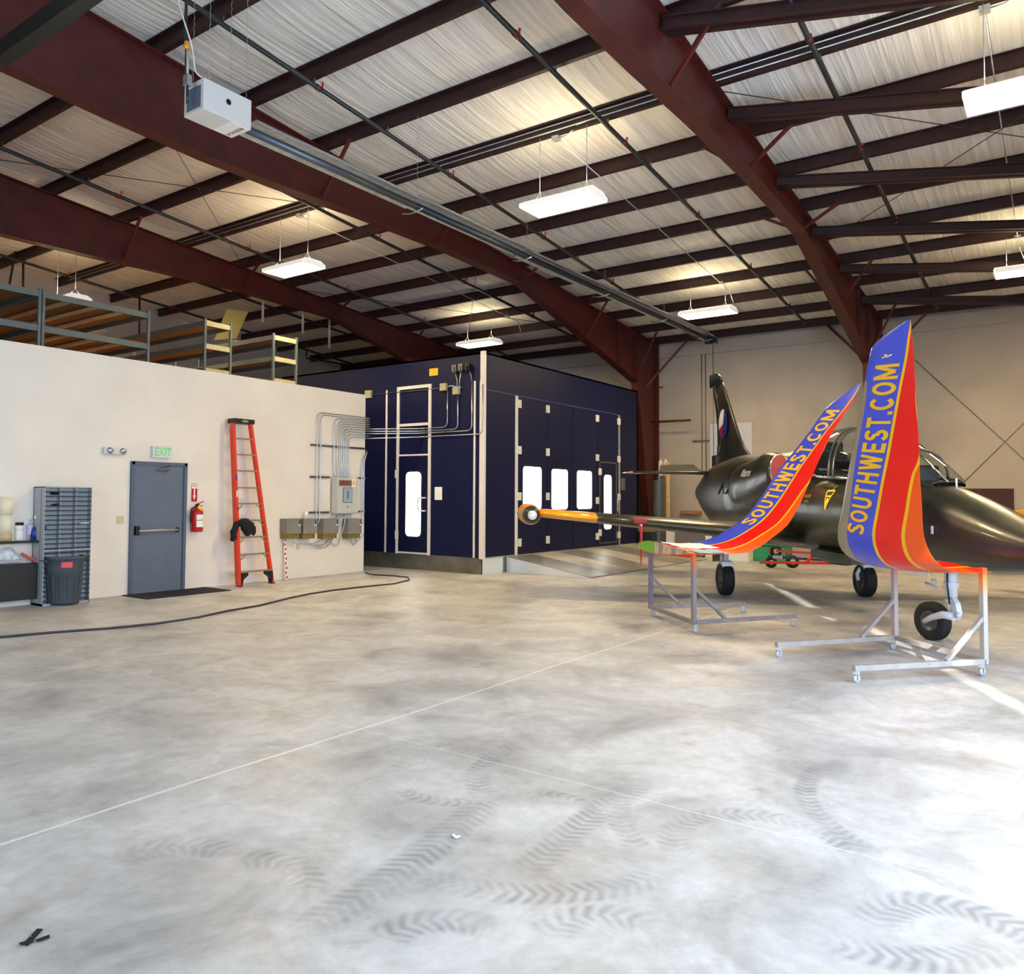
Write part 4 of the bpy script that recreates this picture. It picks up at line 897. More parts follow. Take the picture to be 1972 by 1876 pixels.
# side face: personnel door and transom panels
z_at = lambda px_, py_: at(px_, py_, X=XB).z
yl, yr = at(765.5, 900, X=XB).y, at(829.5, 900, X=XB).y
z_top, z_mid, z_low, z_bot = z_at(797, 746), z_at(797, 818), z_at(797, 876.5), z_at(797, 1065)
df = MB(); tw_ = .055
df.box((XB-.035, yl-tw_, z_bot-.03), (XB-.001, yl+.01, z_top+.03)).box((XB-.035, yr-.01, z_bot-.03), (XB-.001, yr+tw_, z_top+.03))
for z, h_ in ((z_top, .035), (z_mid, .03), (z_low, .018), (z_bot, .018)): df.box((XB-.030, yr, z-h_), (XB-.001, yl, z+h_))
df.build('side_door_frame', m_trimw, t)
sdr = MB().box((XB-.022, yr+.07, z_bot+.02), (XB-.001, yl-.06, z_low-.02)).build('side_door', m_navy, t)
a0, a1, b0, b1 = rectX(783.5, 909, 812.5, 1033, XB); cx, cz, w, h = (a0+a1)/2, (b0+b1)/2, abs(a1-a0), b1-b0
f = MB().prism([Vector((XB-.036, y, z)) for y, z in rounded(cx, cz, w+.10, h+.10, .14)], (.014, 0, 0)).build('window_frame', m_navyd, sdr)
MB().prism([Vector((XB-.040, y, z)) for y, z in rounded(cx, cz, w, h, .10)], (.008, 0, 0)).build('window_pane', m_win, f)
p0, p1 = at(821, 959, X=XB), at(821, 984, X=XB)
MB().tube([(XB-.02, p0.y, p0.z), (XB-.09, p0.y+.01, p0.z), (XB-.09, p0.y+.15, p0.z), (XB-.09, p0.y+.17, p0.z-.1), (XB-.09, p0.y+.17, p1.z+.1), (XB-.09, p0.y+.15, p1.z), (XB-.09, p0.y+.01, p1.z), (XB-.02, p0.y, p1.z)], .016, 8, fillet=.03).build('door_handle', m_trimw, sdr)
for yv in (913, 1030): sd_rect(763, yv-8, 768.5, yv+8, .05, 'hinge', m_trimw)
for px_, y0v, z0v in ((744, 752, 1063), (914, 734, 1072), (925.5, 733, 1073)):
    yy_ = at(px_, 900, X=XB).y; MB().box((XB-.018, yy_-.022, BZ), (XB-.001, yy_+.022, at(px_, y0v, X=XB).z)).build('vertical_trim', m_trimw, t)
sd_rect(837.5, 938, 851.5, 963, .012, 'paper_holder', m_paper)
sy = sd_rect(827, 709.5, 843.5, 723.5, .006, 'yellow_notice', m_yellow)
for x_, yv in ((879, 709), (891, 707), (904, 707)):
    q = at(x_, yv, X=XB); MB().box((XB-.10, q.y-.06, q.z-.09), (XB-.001, q.y+.06, q.z+.06)).box((XB-.13, q.y-.02, q.z-.12), (XB-.10, q.y+.01, q.z+.02)).build('gauge_switch', m_galvd if x_ != 904 else m_black, t, bevel=.008)
for x_, yv, s_ in ((712, 760, .09), (856.5, 746, .08), (881, 753, .08)):
    q = at(x_, yv, X=XB); MB().box((XB-.08, q.y-s_, q.z-s_), (XB-.001, q.y+s_, q.z+s_)).build('wiring_box', mat('box_cream', (170, 164, 132), .5), t, bevel=.006)
A, B = at(715, 761, X=XB-.03), at(853, 747, X=XB-.03); MB().tube([A, B], .010, 6).build('wiring_conduit', m_galvd, t)
A = at(888, 746, X=XB-.03); MB().tube([at(861, 746, X=XB-.03), at(868, 743, X=XB-.05), A], .012, 6).build('wiring_conduit', m_galv, t)
MB().tube([at(880, 748, X=XB-.04), at(880.5, 733, X=XB-.04), at(876, 716, X=XB-.04)], .010, 6).tube([at(884, 748, X=XB-.04), at(885, 733, X=XB-.04), at(888, 714, X=XB-.04)], .010, 6).tube([at(908, 733, X=XB-.04), at(907, 722, X=XB-.04), at(903, 711, X=XB-.04)], .010, 6).build('wiring_conduit', m_galv, t)
# small lever block on the floor beside the booth
c0 = at(897, 1103, Z=0); 
o = MB().box((c0.x-.02, c0.y-.03, 0), (c0.x+.06, c0.y+.12, .06)).box((c0.x, c0.y-.22, 0), (c0.x+.06, c0.y-.05, .09), 1).build('door_stop', [m_paper, m_black]); tag(o, 'small white and black block on the floor at the booth corner', 'block')
# steel entry ramp in front of the booth doors
xr0 = at(975, 1075, Y=YB).x; T1 = at(1142, 1113, Z=0); T2 = at(1272, 1088, Z=0)
ft = MB(); yF = at(1142, 1113, Z=0).y
xr1 = 21.2
P_ = [Vector((xr0, YB-.002, BZ-.02)), Vector((xr1, YB-.002, BZ-.02)), Vector((xr1, yF, .015)), Vector((xr0, yF, .015))]
t = thing('entry_ramp', 'wide galvanised steel ramp sloping up to the blue booth doors', 'ramp', (xr0, yF, 0), world=True)
ncol = 6
for i in range(ncol):
    fa, fb = i/ncol, (i+1)/ncol
    A, B, Cq, D = P_[0].lerp(P_[1], fa), P_[0].lerp(P_[1], fb), P_[3].lerp(P_[2], fb), P_[3].lerp(P_[2], fa); e = Vector((.006, 0, 0))
    MB().prism([A+e, B-e, Cq-e, D+e], (0, 0, .008)).build('deck_plate', mat('ramp_steel', (206, 200, 184), .42, .45, var=.12, vscale=1.5) if i % 2 else mat('ramp_steel_dark', (170, 168, 160), .36, .6, var=.15, vscale=2), t)
MB().prism([Vector((xr0, YB-.002, 0)), Vector((xr0, YB-.002, BZ-.02)), Vector((xr0, yF, .012)), Vector((xr0, yF, 0))], (.01, 0, 0)).build('side_plate', mat('bright_galvanised', (222, 228, 234), .4, .4), t)
MB().bar(Vector((xr0, yF, .012)), Vector((xr1, yF, .012)), .06, .012).build('toe_edge', m_steel, t)
# ================================================================== JET TRAINER
JO = Vector((14.298, 3.674, 0)); JH = 3.75465; JS = .9505
jc, js = math.cos(JH), math.sin(JH)
def JP(x, y, z): return JO+Vector((JS*(x*jc-y*js), JS*(x*js+y*jc), JS*z))
jet = thing('jet_aircraft', 'dark olive green jet trainer with yellow wing tips parked behind the winglets', 'aircraft', JO, world=True)
class JB(MB):                                   # mesh builder in aircraft coordinates (x forward, y left, z up)
    def build(s, name, mats, parent=None, bevel=0, **k):
        s.v = [JP(*v) for v in s.v]; return MB.build(s, name, mats, parent if parent is not None else jet, bevel, **k)
# fuselage stations: x, top, bottom, half width, exponent
ST = [(-5.45, 2.18, 1.52, .30), (-5.1, 2.28, 1.38, .37), (-4.6, 2.44, 1.20, .45), (-4.1, 2.52, 1.06, .52), (-3.3, 2.58, .95, .60), (-2.5, 2.62, .89, .66), (-1.6, 2.61, .87, .71), (-.8, 2.59, .86, .73),
      (0, 2.57, .87, .70), (.5, 2.57, .87, .64), (1.0, 2.57, .88, .54), (1.24, 2.46, .88, .50), (1.40, 2.10, .89, .50), (2, 2.06, .92, .50), (3, 2.02, .93, .49), (3.9, 1.98, .90, .47), (4.4, 1.95, .89, .45), (4.85, 1.87, .89, .42),
      (5.5, 1.70, .91, .37), (6.1, 1.51, .96, .30), (6.6, 1.36, 1.03, .21), (6.9, 1.27, 1.10, .13), (7.05, 1.20, 1.16, .04)]
tT = [(a, b) for a, b, c, d in ST]; tB = [(a, c) for a, b, c, d in ST]; tW = [(a, d) for a, b, c, d in ST]
def fus_ring(x, n=40, ex=2.25):
    zt, zb, w = smooth(tT, x), smooth(tB, x), smooth(tW, x); zc = (zt+zb)/2; h = (zt-zb)/2; r = []
    for k in range(n):
        a = 2*PI*k/n; c, s_ = math.cos(a), math.sin(a)
        r.append(Vector((x, w*math.copysign(abs(c)**(2/ex), c), zc+h*math.copysign(abs(s_)**(2/ex), s_))))
    return r
b = JB(); N_ = 96; b.loft([fus_ring(lerp(-5.45, 7.05, i/N_)) for i in range(N_+1)]); fus = b.build('fuselage', m_olive)
JB().lathe([(.31, 0), (.30, -.14), (.26, -.14), (.25, .05), (0, .05)], (-5.42, 0, 1.85), (1, 0, 0), 28).build('exhaust_nozzle', m_intblk)
# engine intake fairings on the shoulders
for s_ in (-1, 1):
    b = JB(); rings = []
    for i in range(20):
        x = lerp(1.20, -2.6, i/19); k = i/19
        hw = interp([(0, .17), (.12, .25), (.3, .31), (.6, .26), (1, .05)], k); hh = interp([(0, .31), (.2, .50), (.6, .48), (1, .2)], k)
        yc = interp([(0, .66), (.12, .60), (.3, .53), (1, .50)], k); zc = interp([(0, 2.14), (.3, 1.98), (1, 1.80)], k)
        rings.append([Vector((x-(.10*math.sin(a) if i == 0 else 0), s_*(yc+hw*math.cos(a)), zc+hh*math.sin(a))) for a in [2*PI*q/28 for q in range(28)]])
    b.loft(rings); f = b.build('intake_fairing', m_olive, fus)
    rg = [Vector((1.205-.10*math.sin(a), s_*(.66+.165*math.cos(a)), 2.14+.30*math.sin(a))) for a in [2*PI*q/28 for q in range(28)]]
    c_ = JB(); c_.loft([rg, [p+Vector((.03, 0, 0)) for p in rg]], smooth=False); c_.build('intake_cover', m_redcov, jet)
    JB().tube(rg+[rg[0]], .016, 8, caps=False).build('intake_lip', m_chrome, f)
# canopy
CN = [(1.14, 2.58, 2.46, .26), (1.3, 2.70, 2.28, .38), (1.6, 2.78, 2.12, .43), (2.2, 2.80, 2.04, .46), (3.0, 2.74, 2.00, .46), (3.6, 2.58, 1.98, .44), (4.16, 2.30, 1.96, .40), (4.6, 2.04, 1.92, .30), (4.85, 1.88, 1.87, .16)]
def can_ring(x, n=22, g=0):
    zt = smooth([(a, b) for a, b, c, d in CN], x)+g; zs = smooth([(a, c) for a, b, c, d in CN], x); w = smooth([(a, d) for a, b, c, d in CN], x)+g
    return [Vector((x, w*math.cos(PI*k/n), zs+(zt-zs)*math.sin(PI*k/n)**.8)) for k in range(n+1)]
b = JB(); b.loft([can_ring(lerp(1.15, 4.84, i/40)) for i in range(41)], cap=False, closed=False); cano = b.build('canopy', m_glass, jet, fix=False); sm_ = cano.modifiers.new('shell', 'SOLIDIFY'); sm_.thickness = .008
for x in (1.22, 2.55, 2.70, 4.05):
    JB().tube(can_ring(x, g=.004), .018, 6).build('canopy_bow', m_olive, cano)
for x0_, x1_, yy in ((1.22, 4.1, 1), (1.22, 4.1, -1)):
    JB().tube([Vector((x, yy*(smooth([(a, d) for a, b, c, d in CN], x)+.005), smooth([(a, c) for a, b, c, d in CN], x)+.015)) for x in [lerp(x0_, x1_, k/12) for k in range(13)]], .022, 6).build('canopy_sill', m_chrome if yy < 0 else m_olive, cano)
JB().tube([can_ring(4.12, g=.0)[11]+Vector((0, -.02, .012)), can_ring(4.5)[11]+Vector((0, -.02, .012)), can_ring(4.8)[11]+Vector((0, -.01, .012))], .012, 6).build('windscreen_post', m_chrome, cano)
for x in (1.50, 2.95):
    s0 = JB(); s0.box((x-.05, -.24, 1.95), (x+.12, .24, 2.42)).box((x-.03, -.17, 2.42), (x+.12, .17, 2.62)).box((x+.1, -.24, 1.95), (x+.5, .24, 2.08)); s0.build('ejection_seat', m_intblk, jet, bevel=.02)
JB().box((2.25, -.34, 2.0), (2.4, .34, 2.30)).build('instrument_panel', m_intblk, jet, bevel=.03)
JB().box((3.75, -.34, 1.94), (4.0, .34, 2.16)).build('instrument_panel', m_intblk, jet, bevel=.03)
# wings
def airfoil(xl, xt, y, z, th, n=14):
    up, lo = [], []
    for k in range(n+1):
        u = (1-math.cos(PI*k/n))/2; t_ = th*(xl-xt)*(.2969*math.sqrt(u)-.126*u-.3516*u*u+.2843*u**3-.1036*u**4)*5
        x = xl+(xt-xl)*u; up.append(Vector((x, y, z+t_))); lo.append(Vector((x, y, z-t_*.8)))
    return up+lo[-2:0:-1]
def wing_sec(s_, y): f = (y-.3)/4.2; return airfoil(lerp(1.42, .98, f), lerp(-1.42, -.46, f), s_*y, lerp(1.08, 1.43, f), lerp(.13, .115, f))
for s_ in (-1, 1):
    JB().loft([wing_sec(s_, y) for y in (.2, 1, 2, 3, 3.62)]).build('wing', m_olive, jet)
    JB().loft([wing_sec(s_, y) for y in (3.62, 4.1, 4.56)]).build('wing_tip_band', m_yellow2, jet)
    tp = JB(); prof = [(0, -1.75), (.03, -1.72), (.10, -1.4), (.155, -.9), (.178, -.3), (.18, .5), (.175, .9), (.150, 1.12)]
    tp.lathe(prof, (0, s_*4.72, 1.42), (1, 0, 0), 28); tip = tp.build('tip_tank', m_yellow2, jet)
    JB().lathe([(.150, 1.12), (.135, 1.26), (.105, 1.36), (.075, 1.41)], (0, s_*4.72, 1.42), (1, 0, 0), 28).build('tank_nose_ring', m_black, tip)
    JB().lathe([(.076, 1.41), (.06, 1.44), (.03, 1.455), (0, 1.46)], (0, s_*4.72, 1.42), (1, 0, 0), 24).build('landing_light', mat('lens', (236, 240, 244), .15, .3), tip)
    JB().sphere((.35, s_*4.905, 1.44), .025, 8).build('navigation_light', mat('nav_green', (30, 190, 160), .2), tip)
    # tailplanes
    def tsec(y): f = (y-.2)/2.0; return airfoil(lerp(-3.85, -4.35, f), lerp(-5.15, -5.0, f), s_*y, lerp(2.30, 2.31, f), .09, 10)
    JB().loft([tsec(y) for y in (.15, .8, 1.5, 2.05)]).build('tailplane', m_olive, jet)
    JB().loft([tsec(2.05), airfoil(-4.42, -4.95, s_*2.2, 2.31, .05, 10)]).build('tailplane_tip', m_yellow2, jet)
    JB().prism([Vector((-4.75, s_*.35, 2.335)), Vector((-4.75, s_*1.35, 2.33)), Vector((-5.12, s_*1.25, 2.50)), Vector((-5.16, s_*.45, 2.52))], (.02, 0, .012)).build('elevator_tab', m_olive, jet)
    # pitot cover with red streamer
    q = JP(1.42, s_*3.0, 1.30)
# red cover and streamer under the starboard wing edge
JB().tube([(1.05, -2.95, 1.27), (1.33, -2.95, 1.27)], .012, 6).build('pitot_tube', m_steel, jet)
cv = JB().bar((1.24, -3.06, 1.33), (1.24, -2.84, 1.33), .09, .09).build('pitot_cover', m_redcov, jet, bevel=.02)
JB().prism([Vector((1.27, -2.965, 1.30)), Vector((1.27, -2.93, 1.30)), Vector((1.25, -2.935, .78)), Vector((1.26, -2.95, .62))], (.006, .01, 0)).build('warning_streamer', m_redp, cv)
# fin and rudder
FL = [(2.45, -2.05), (2.60, -2.30), (2.75, -2.62), (2.94, -2.86), (3.43, -3.32), (4.35, -4.14), (4.55, -4.34), (4.66, -4.58)]
FT = [(2.45, -4.95), (3.0, -4.70), (3.4, -4.72), (4.35, -5.08), (4.66, -5.25)]
def fsec(z, xl, xt, th=.09):
    r = airfoil(xl, xt, 0, 0, th, 12); return [Vector((p.x, p.z, z)) for p in r]
JB().loft([fsec(z, smooth(FL, z), smooth(FT, z)+.28, .08) for z in (2.4, 2.6, 2.8, 3.0, 3.3, 3.6, 3.9, 4.2, 4.40)]).build('tail_fin', m_olive, jet)
JB().loft([fsec(z, smooth(FT, z)+.30, smooth(FT, z)+.02, .16) for z in (2.72, 3.0, 3.4, 3.8, 4.2, 4.38)]).build('rudder', m_olive, jet)
JB().loft([fsec(4.40, smooth(FL, 4.40), -5.30, .07), fsec(4.58, -4.40, -5.34, .06), fsec(4.67, -4.62, -5.34, .04), fsec(4.72, -4.85, -5.33, .02)]).build('fin_cap', m_oliveu, jet)
JB().box((-5.0, -.05, 2.45), (-4.66, .05, 2.74)).build('rudder_fairing', m_olive, jet, bevel=.02)
# roundel on the starboard side of the fin
rz_c, rx_c, rr_ = 3.42, -3.98, .33
rd = JB(); yside = -.074
def sector(a0, a1, mi):
    pts = [Vector((rx_c, yside, rz_c))]+[Vector((rx_c+rr_*math.cos(lerp(a0, a1, k/16)), yside, rz_c+rr_*math.sin(lerp(a0, a1, k/16)))) for k in range(17)]
    rd.add(pts, [tuple(range(len(pts)))], mi)
# seen from starboard, forward is to the right
sector(PI/2-.3, PI+.35, 0); sector(-PI/2-.3, PI/2-.3, 1); sector(PI+.35, 3*PI/2-.3, 2)
rdo = rd.build('roundel', [m_paper, mat('roundel_blue', (24, 40, 140), .4), m_redp], jet, fix=False)
# markings: yellow triangle, stencil block, script name
def side_pt(x, z, off=.014):
    zt, zb, w = smooth(tT, x), smooth(tB, x), smooth(tW, x); zc, h = (zt+zb)/2, (zt-zb)/2; s_ = max(-1, min(1, (z-zc)/h))
    c = (1-abs(s_)**2.25)**(1/2.25); return Vector((x, -(w*c)-off, z))
from mathutils.bvhtree import BVHTree
def _bvh(o): return BVHTree.FromPolygons([v.co for v in o.data.vertices], [tuple(p.vertices) for p in o.data.polygons])
SKIN = [_bvh(fus)]+[_bvh(c) for c in fus.children]
def side_pt(x, z, off=.014):
    A = JP(x, -3, z); d = (JP(x, 0, z)-A).normalized(); best = None
    for t_ in SKIN:
        h_ = t_.ray_cast(A, d)
        if h_[0] is not None and (best is None or h_[3] < best): best = h_[3]
    dist = (best if best is not None else 2.6*JS)-off
    return Vector((x, -3+dist/JS, z))
def side_text(body, name, M, xc_, zc_, size, italic=0, st=1):
    me = text_mesh(body, 1.0, italic); bq = bmesh.new(); bq.from_mesh(me); bmesh.ops.triangulate(bq, faces=bq.faces); bmesh.ops.subdivide_edges(bq, edges=[e for e in bq.edges if e.calc_length() > .2], cuts=2); bmesh.ops.triangulate(bq, faces=bq.faces); bq.to_mesh(me); bq.free()
    for v in me.vertices: v.co = JP(*side_pt(xc_+v.co.x*size*st, zc_+v.co.y*size))
    me.materials.clear(); me.materials.append(M); o = bpy.data.objects.new(name, me); COL.objects.link(o); o.parent = jet
    o.matrix_parent_inverse = Matrix.Translation(-Vector(jet.location)); return o
side_text('Albatros', 'script_lettering', m_paper, -.10, 2.17, .20, .35, .95)
side_text('RESCUE', 'stencil', m_stencil, 1.80, 1.76, .07); side_text('PUSH', 'stencil', m_stencil, 1.80, 1.68, .07); side_text('PULL', 'stencil', m_stencil, 1.80, 1.60, .07)
tri = JB()
def strip(a, b_, w=.012):
    (x0, z0), (x1, z1) = a, b_; d = math.hypot(x1-x0, z1-z0); nx, nz = -(z1-z0)/d*w, (x1-x0)/d*w
    for k in range(6):
        q = [(lerp(x0, x1, f), lerp(z0, z1, f)) for f in (k/6, (k+1)/6)]
        tri.add([side_pt(q[0][0]-nx, q[0][1]-nz), side_pt(q[0][0]+nx, q[0][1]+nz), side_pt(q[1][0]+nx, q[1][1]+nz), side_pt(q[1][0]-nx, q[1][1]-nz)], [(0, 1, 2, 3)])
for a, b_ in (((2.42, 1.84), (2.66, 1.84)), ((2.66, 1.84), (2.52, 1.56)), ((2.52, 1.56), (2.42, 1.84)), ((2.56, 1.84), (2.60, 1.92)), ((2.48, 1.76), (2.60, 1.76))): strip(a, b_)
tri.add([side_pt(2.535+.035*math.cos(k*PI/6), 1.70+.035*math.sin(k*PI/6)) for k in range(12)], [tuple(range(12))]); tri.add([side_pt(2.50, 1.68), side_pt(2.57, 1.68), side_pt(2.52, 1.57)], [(0, 1, 2)])
tri.build('ejection_triangle', m_stencil, jet, fix=False)
for x_ in (-1.98, -1.46): JB().prism([Vector((x_-.02, -.60, 2.12)), Vector((x_+.02, -.60, 2.12)), Vector((x_+.0, -.74, 1.80)), Vector((x_-.03, -.74, 1.80))], (0, -.03, .01)).build('louvre_strip', m_intblk, jet)
JB().prism([side_pt(-1.35, 2.44, .003), side_pt(-1.0, 2.48, .003), side_pt(-1.05, 2.44, .003), side_pt(-1.45, 2.37, .003)], (0, -.004, .002)).build('air_scoop', m_intblk, jet)
JB().tube([(4.98, -.02, 1.84), (4.98, -.02, 1.97)], .012, 6).build('nose_probe', m_gearw, jet)
JB().box((5.16, -.42, 1.33), (5.19, -.405, 1.42)).build('static_plate', m_gearw, jet)
JB().box((1.6, -.35, .80), (3.0, .35, .93)).sphere((1.8, 0, .86), .22, 14, sc=(3.0, 1.2, .75)).build('belly_fairing', m_oliveu, jet)
def wheel(name, x, y, z, R, w, par=None, steer=0):
    c_, s_ = math.cos(steer), math.sin(steer); ax = (s_, c_, 0)
    g = JB(); prof = [(R*.50, -w*.42), (R*.62, -w*.5), (R*.9, -w*.48), (R*.985, -w*.34), (R, -w*.26), (R*.975, -w*.24), (R*.975, -w*.2), (R, -w*.18), (R, -w*.05), (R*.975, -w*.03), (R*.975, w*.03), (R, w*.05), (R, w*.18), (R*.975, w*.2), (R*.975, w*.24), (R, w*.26), (R*.985, w*.34), (R*.9, w*.48), (R*.62, w*.5), (R*.50, w*.42)]
    g.lathe(prof, (x, y, z), ax, 40); t_ = g.build(name, m_rubber, par or jet)
    h = JB(); h.lathe([(0, -w*.34), (R*.14, -w*.34), (R*.16, -w*.22), (R*.40, -w*.20), (R*.44, -w*.40), (R*.52, -w*.44), (R*.52, w*.44), (R*.44, w*.40), (R*.40, w*.20), (R*.16, w*.22), (R*.14, w*.34), (0, w*.34)], (x, y, z), ax, 32)
    h.build('wheel_hub', mat('hub_grey', (90, 94, 98), .4, .5), t_); return t_
# nose gear
ng = JB().tube([(4.80, 0, 1.05), (4.80, 0, .55)], .066, 16).tube([(4.80, 0, .60), (4.80, 0, .38)], .042, 14).lathe([(.078, -.03), (.078, .03)], (4.80, 0, .72), (0, 0, 1), 16).lathe([(.066, -.03), (.066, .03)], (4.80, 0, .55), (0, 0, 1), 16)
ng.prism([Vector((4.80, -.03, .62)), Vector((4.93, -.03, .52)), Vector((4.97, -.03, .40)), Vector((4.92, -.03, .33)), Vector((4.86, -.03, .36)), Vector((4.87, -.03, .46)), Vector((4.78, -.03, .54))], (0, .06, 0))
ng = ng.build('nose_gear_leg', m_gearw, jet)
for s_ in (-1,): 
    JB().tube([(4.93, s_*.04, .36), (4.80, s_*.10, .37), (4.62, s_*.13, .31), (4.43, s_*.115, .235)], [.045, .045, .036, .030], 12).build('gear_fork', m_gearw, ng)
JB().tube([(4.62, -.06, .66), (4.44, -.10, .70)], .02, 8).sphere((4.60, -.09, .74), .035, 8).build('towing_lug', m_gearw, ng)
JB().tube([(4.83, -.06, 1.0), (4.84, -.065, .7), (4.87, -.06, .5)], .010, 6).build('brake_hose', m_black, ng)
JB().sphere((4.99, -.03, .39), .035, 8).build('grease_cap', m_gearw, ng)
wheel('nose_tyre', 4.39, 0, .235, .235, .14, steer=-.32)
for s_ in (-1, 1):
    y = s_*1.22
    lg = JB().tube([(.02, y-s_*.02, 1.15), (.02, y, .62)], .055, 14).tube([(.02, y, .64), (.06, y, .40)], .042, 14)
    lg.prism([Vector((.04, y-.09, .62)), Vector((.16, y-.09, .58)), Vector((.17, y-.09, .46)), Vector((.03, y-.09, .44))], (0, .18, 0)); lg.box((-.02, y-.105, .56), (.14, y+.105, .60))
    lg = lg.build('main_gear_leg', m_gearw, jet)
    JB().tube([(.05, y-s_*.1, .50), (-.02, y-s_*.12, .40), (0, y-s_*.11, .29)], .035, 10).build('gear_fork', m_gearw, lg)
    wheel('main_tyre', 0, y, .29, .29, .20, steer=.0)
    JB().prism([Vector((-.30, y+s_*.14, 1.18)), Vector((.26, y+s_*.14, 1.18)), Vector((.22, y+s_*.17, .62)), Vector((-.18, y+s_*.17, .58))], (0, .02, 0)).build('gear_door', m_olive, jet)
JB().prism([Vector((4.10, -.2, .97)), Vector((4.75, -.2, .97)), Vector((4.7, -.22, .80)), Vector((4.15, -.22, .80))], (0, .015, 0)).build('nose_gear_door', m_gearw, jet)

# ================================================================== WINGLETS ON WHEELED STANDS
def stand(U, E, zU, zE_side, label, colors, far=None):
    (Ua, Ub), (Ea, Eb) = U, E; V = lambda p, z: Vector((p[0], p[1], z))
    t = thing('winglet_stand', label, 'stand', V(((Ua[0]+Eb[0])/2), 0) if 0 else Vector(((Ua[0]+Eb[0])/2, (Ua[1]+Eb[1])/2, 0)), 'wheeled stands under the winglets', world=True)
    w = .05; zr = .13
    for (u, e, zt) in ((Ua, Ea, zU[0]), (Ub, Eb, zU[1])):
        MB().bar(V(u, zr), V(e, zr), w, w).build('base_rail', colors[1], t, bevel=.003)
        up = MB().bar(V(u, zr-.025), V(u, zt), w, w, up=(Ea[0]-Ua[0], Ea[1]-Ua[1], 0)); up.build('upright', (far if far and u is Ub else colors[0]), t, bevel=.003)
        k = .42 if 1 else 0
        m1 = V(u, 0).lerp(V(e, 0), .30); MB().bar(V(u, zr+.42), Vector((m1.x, m1.y, zr+.02)), .035, .035).build('gusset_brace', colors[1], t)
        for p in (u, e):
            q = V(p, 0)+(V(e, 0)-V(u, 0)).normalized()*(.03 if p is u else -.03)
            c_ = MB().box((q.x-.022, q.y-.022, .075), (q.x+.022, q.y+.022, .108)); c_.prism([q+Vector((-.02, -.022, .03)), q+Vector((.02, -.022, .03)), q+Vector((.015, -.022, .08)), q+Vector((-.015, -.022, .08))], (0, .006, 0)); 
            cs = c_.build('caster_fork', m_ltgrey, t)
            MB().lathe([(0, -.013), (.036, -.013), (.036, .013), (0, .013)], q+Vector((0, 0, .036)), (.5, .86, 0), 20).build('caster_wheel', mat('caster_grey', (186, 190, 196), .5), cs)
    MB().bar(V(Ua, zr), V(Ub, zr), w, w).build('cross_rail', colors[1], t, bevel=.003)
    MB().bar(V(Ua, zU[0]-.03), V(Ub, zU[1]-.03), w, w).build('top_rail', colors[2], t, bevel=.003)
    return t
def overspray(name, zc, top, mid, low):
    M = mat(name, low, .5); N, L, b = nodes_of(M); g = N.new('ShaderNodeNewGeometry'); sp = N.new('ShaderNodeSeparateXYZ'); L.new(g.outputs['Position'], sp.inputs[0])
    nz = N.new('ShaderNodeTexNoise'); nz.inputs['Scale'].default_value = 9; L.new(g.outputs['Position'], nz.inputs['Vector'])
    mr = N.new('ShaderNodeMapRange'); mr.inputs[1].default_value = zc-.40; mr.inputs[2].default_value = zc; L.new(sp.outputs[2], mr.inputs[0])
    ad = N.new('ShaderNodeMath'); ad.operation = 'MULTIPLY_ADD'; ad.inputs[1].default_value = .12; L.new(nz.outputs[0], ad.inputs[0]); L.new(mr.outputs[0], ad.inputs[2])
    rp = N.new('ShaderNodeValToRGB'); L.new(ad.outputs[0], rp.inputs[0]); e = rp.color_ramp.elements
    e[0].position = .28; e[0].color = sr(*low); e[1].position = .95; e[1].color = sr(*top); k = e.new(.72); k.color = sr(*mid)
    L.new(rp.outputs[0], b.inputs['Base Color']); return M
m_st2 = overspray('stand_overspray_orange', 1.02, (236, 78, 22), (236, 140, 66), (180, 172, 164))
m_st2b = overspray('stand_overspray_blue', 1.02, (60, 60, 200), (206, 150, 150), (184, 170, 170))
m_st1 = overspray('stand_overspray_mixed', .98, (232, 96, 30), (196, 120, 90), (134, 126, 130))
m_st1b = overspray('stand_overspray_purple', .98, (80, 50, 190), (150, 110, 140), (124, 116, 134))
m_rail = mat('stand_grey', (166, 160, 154), .45, var=.1, vscale=8); m_rail1 = mat('stand_grey_dull', (134, 130, 132), .5, var=.15, vscale=8)
m_toporange = mat('overspray_orange', (236, 70, 20), .4)
U1, U2, U3, U4 = (9.02, .64), (9.95, 1.52), (10.53, 4.60), (9.55, 3.62)
E1, E2, E4, E3 = (7.90, 1.54), (8.65, 2.41), (10.92, 2.80), (11.70, 3.68)
stand((U1, U2), (E1, E2), (1.00, .93), None, 'wheeled grey steel stand with orange top bar holding the nearer upright winglet', (m_st2, m_rail, m_toporange), m_st2b)
stand((U4, U3), (E4, E3), (.96, .92), None, 'wheeled grey steel stand holding the farther leaning winglet', (m_st1, m_rail1, m_toporange), m_st1b)

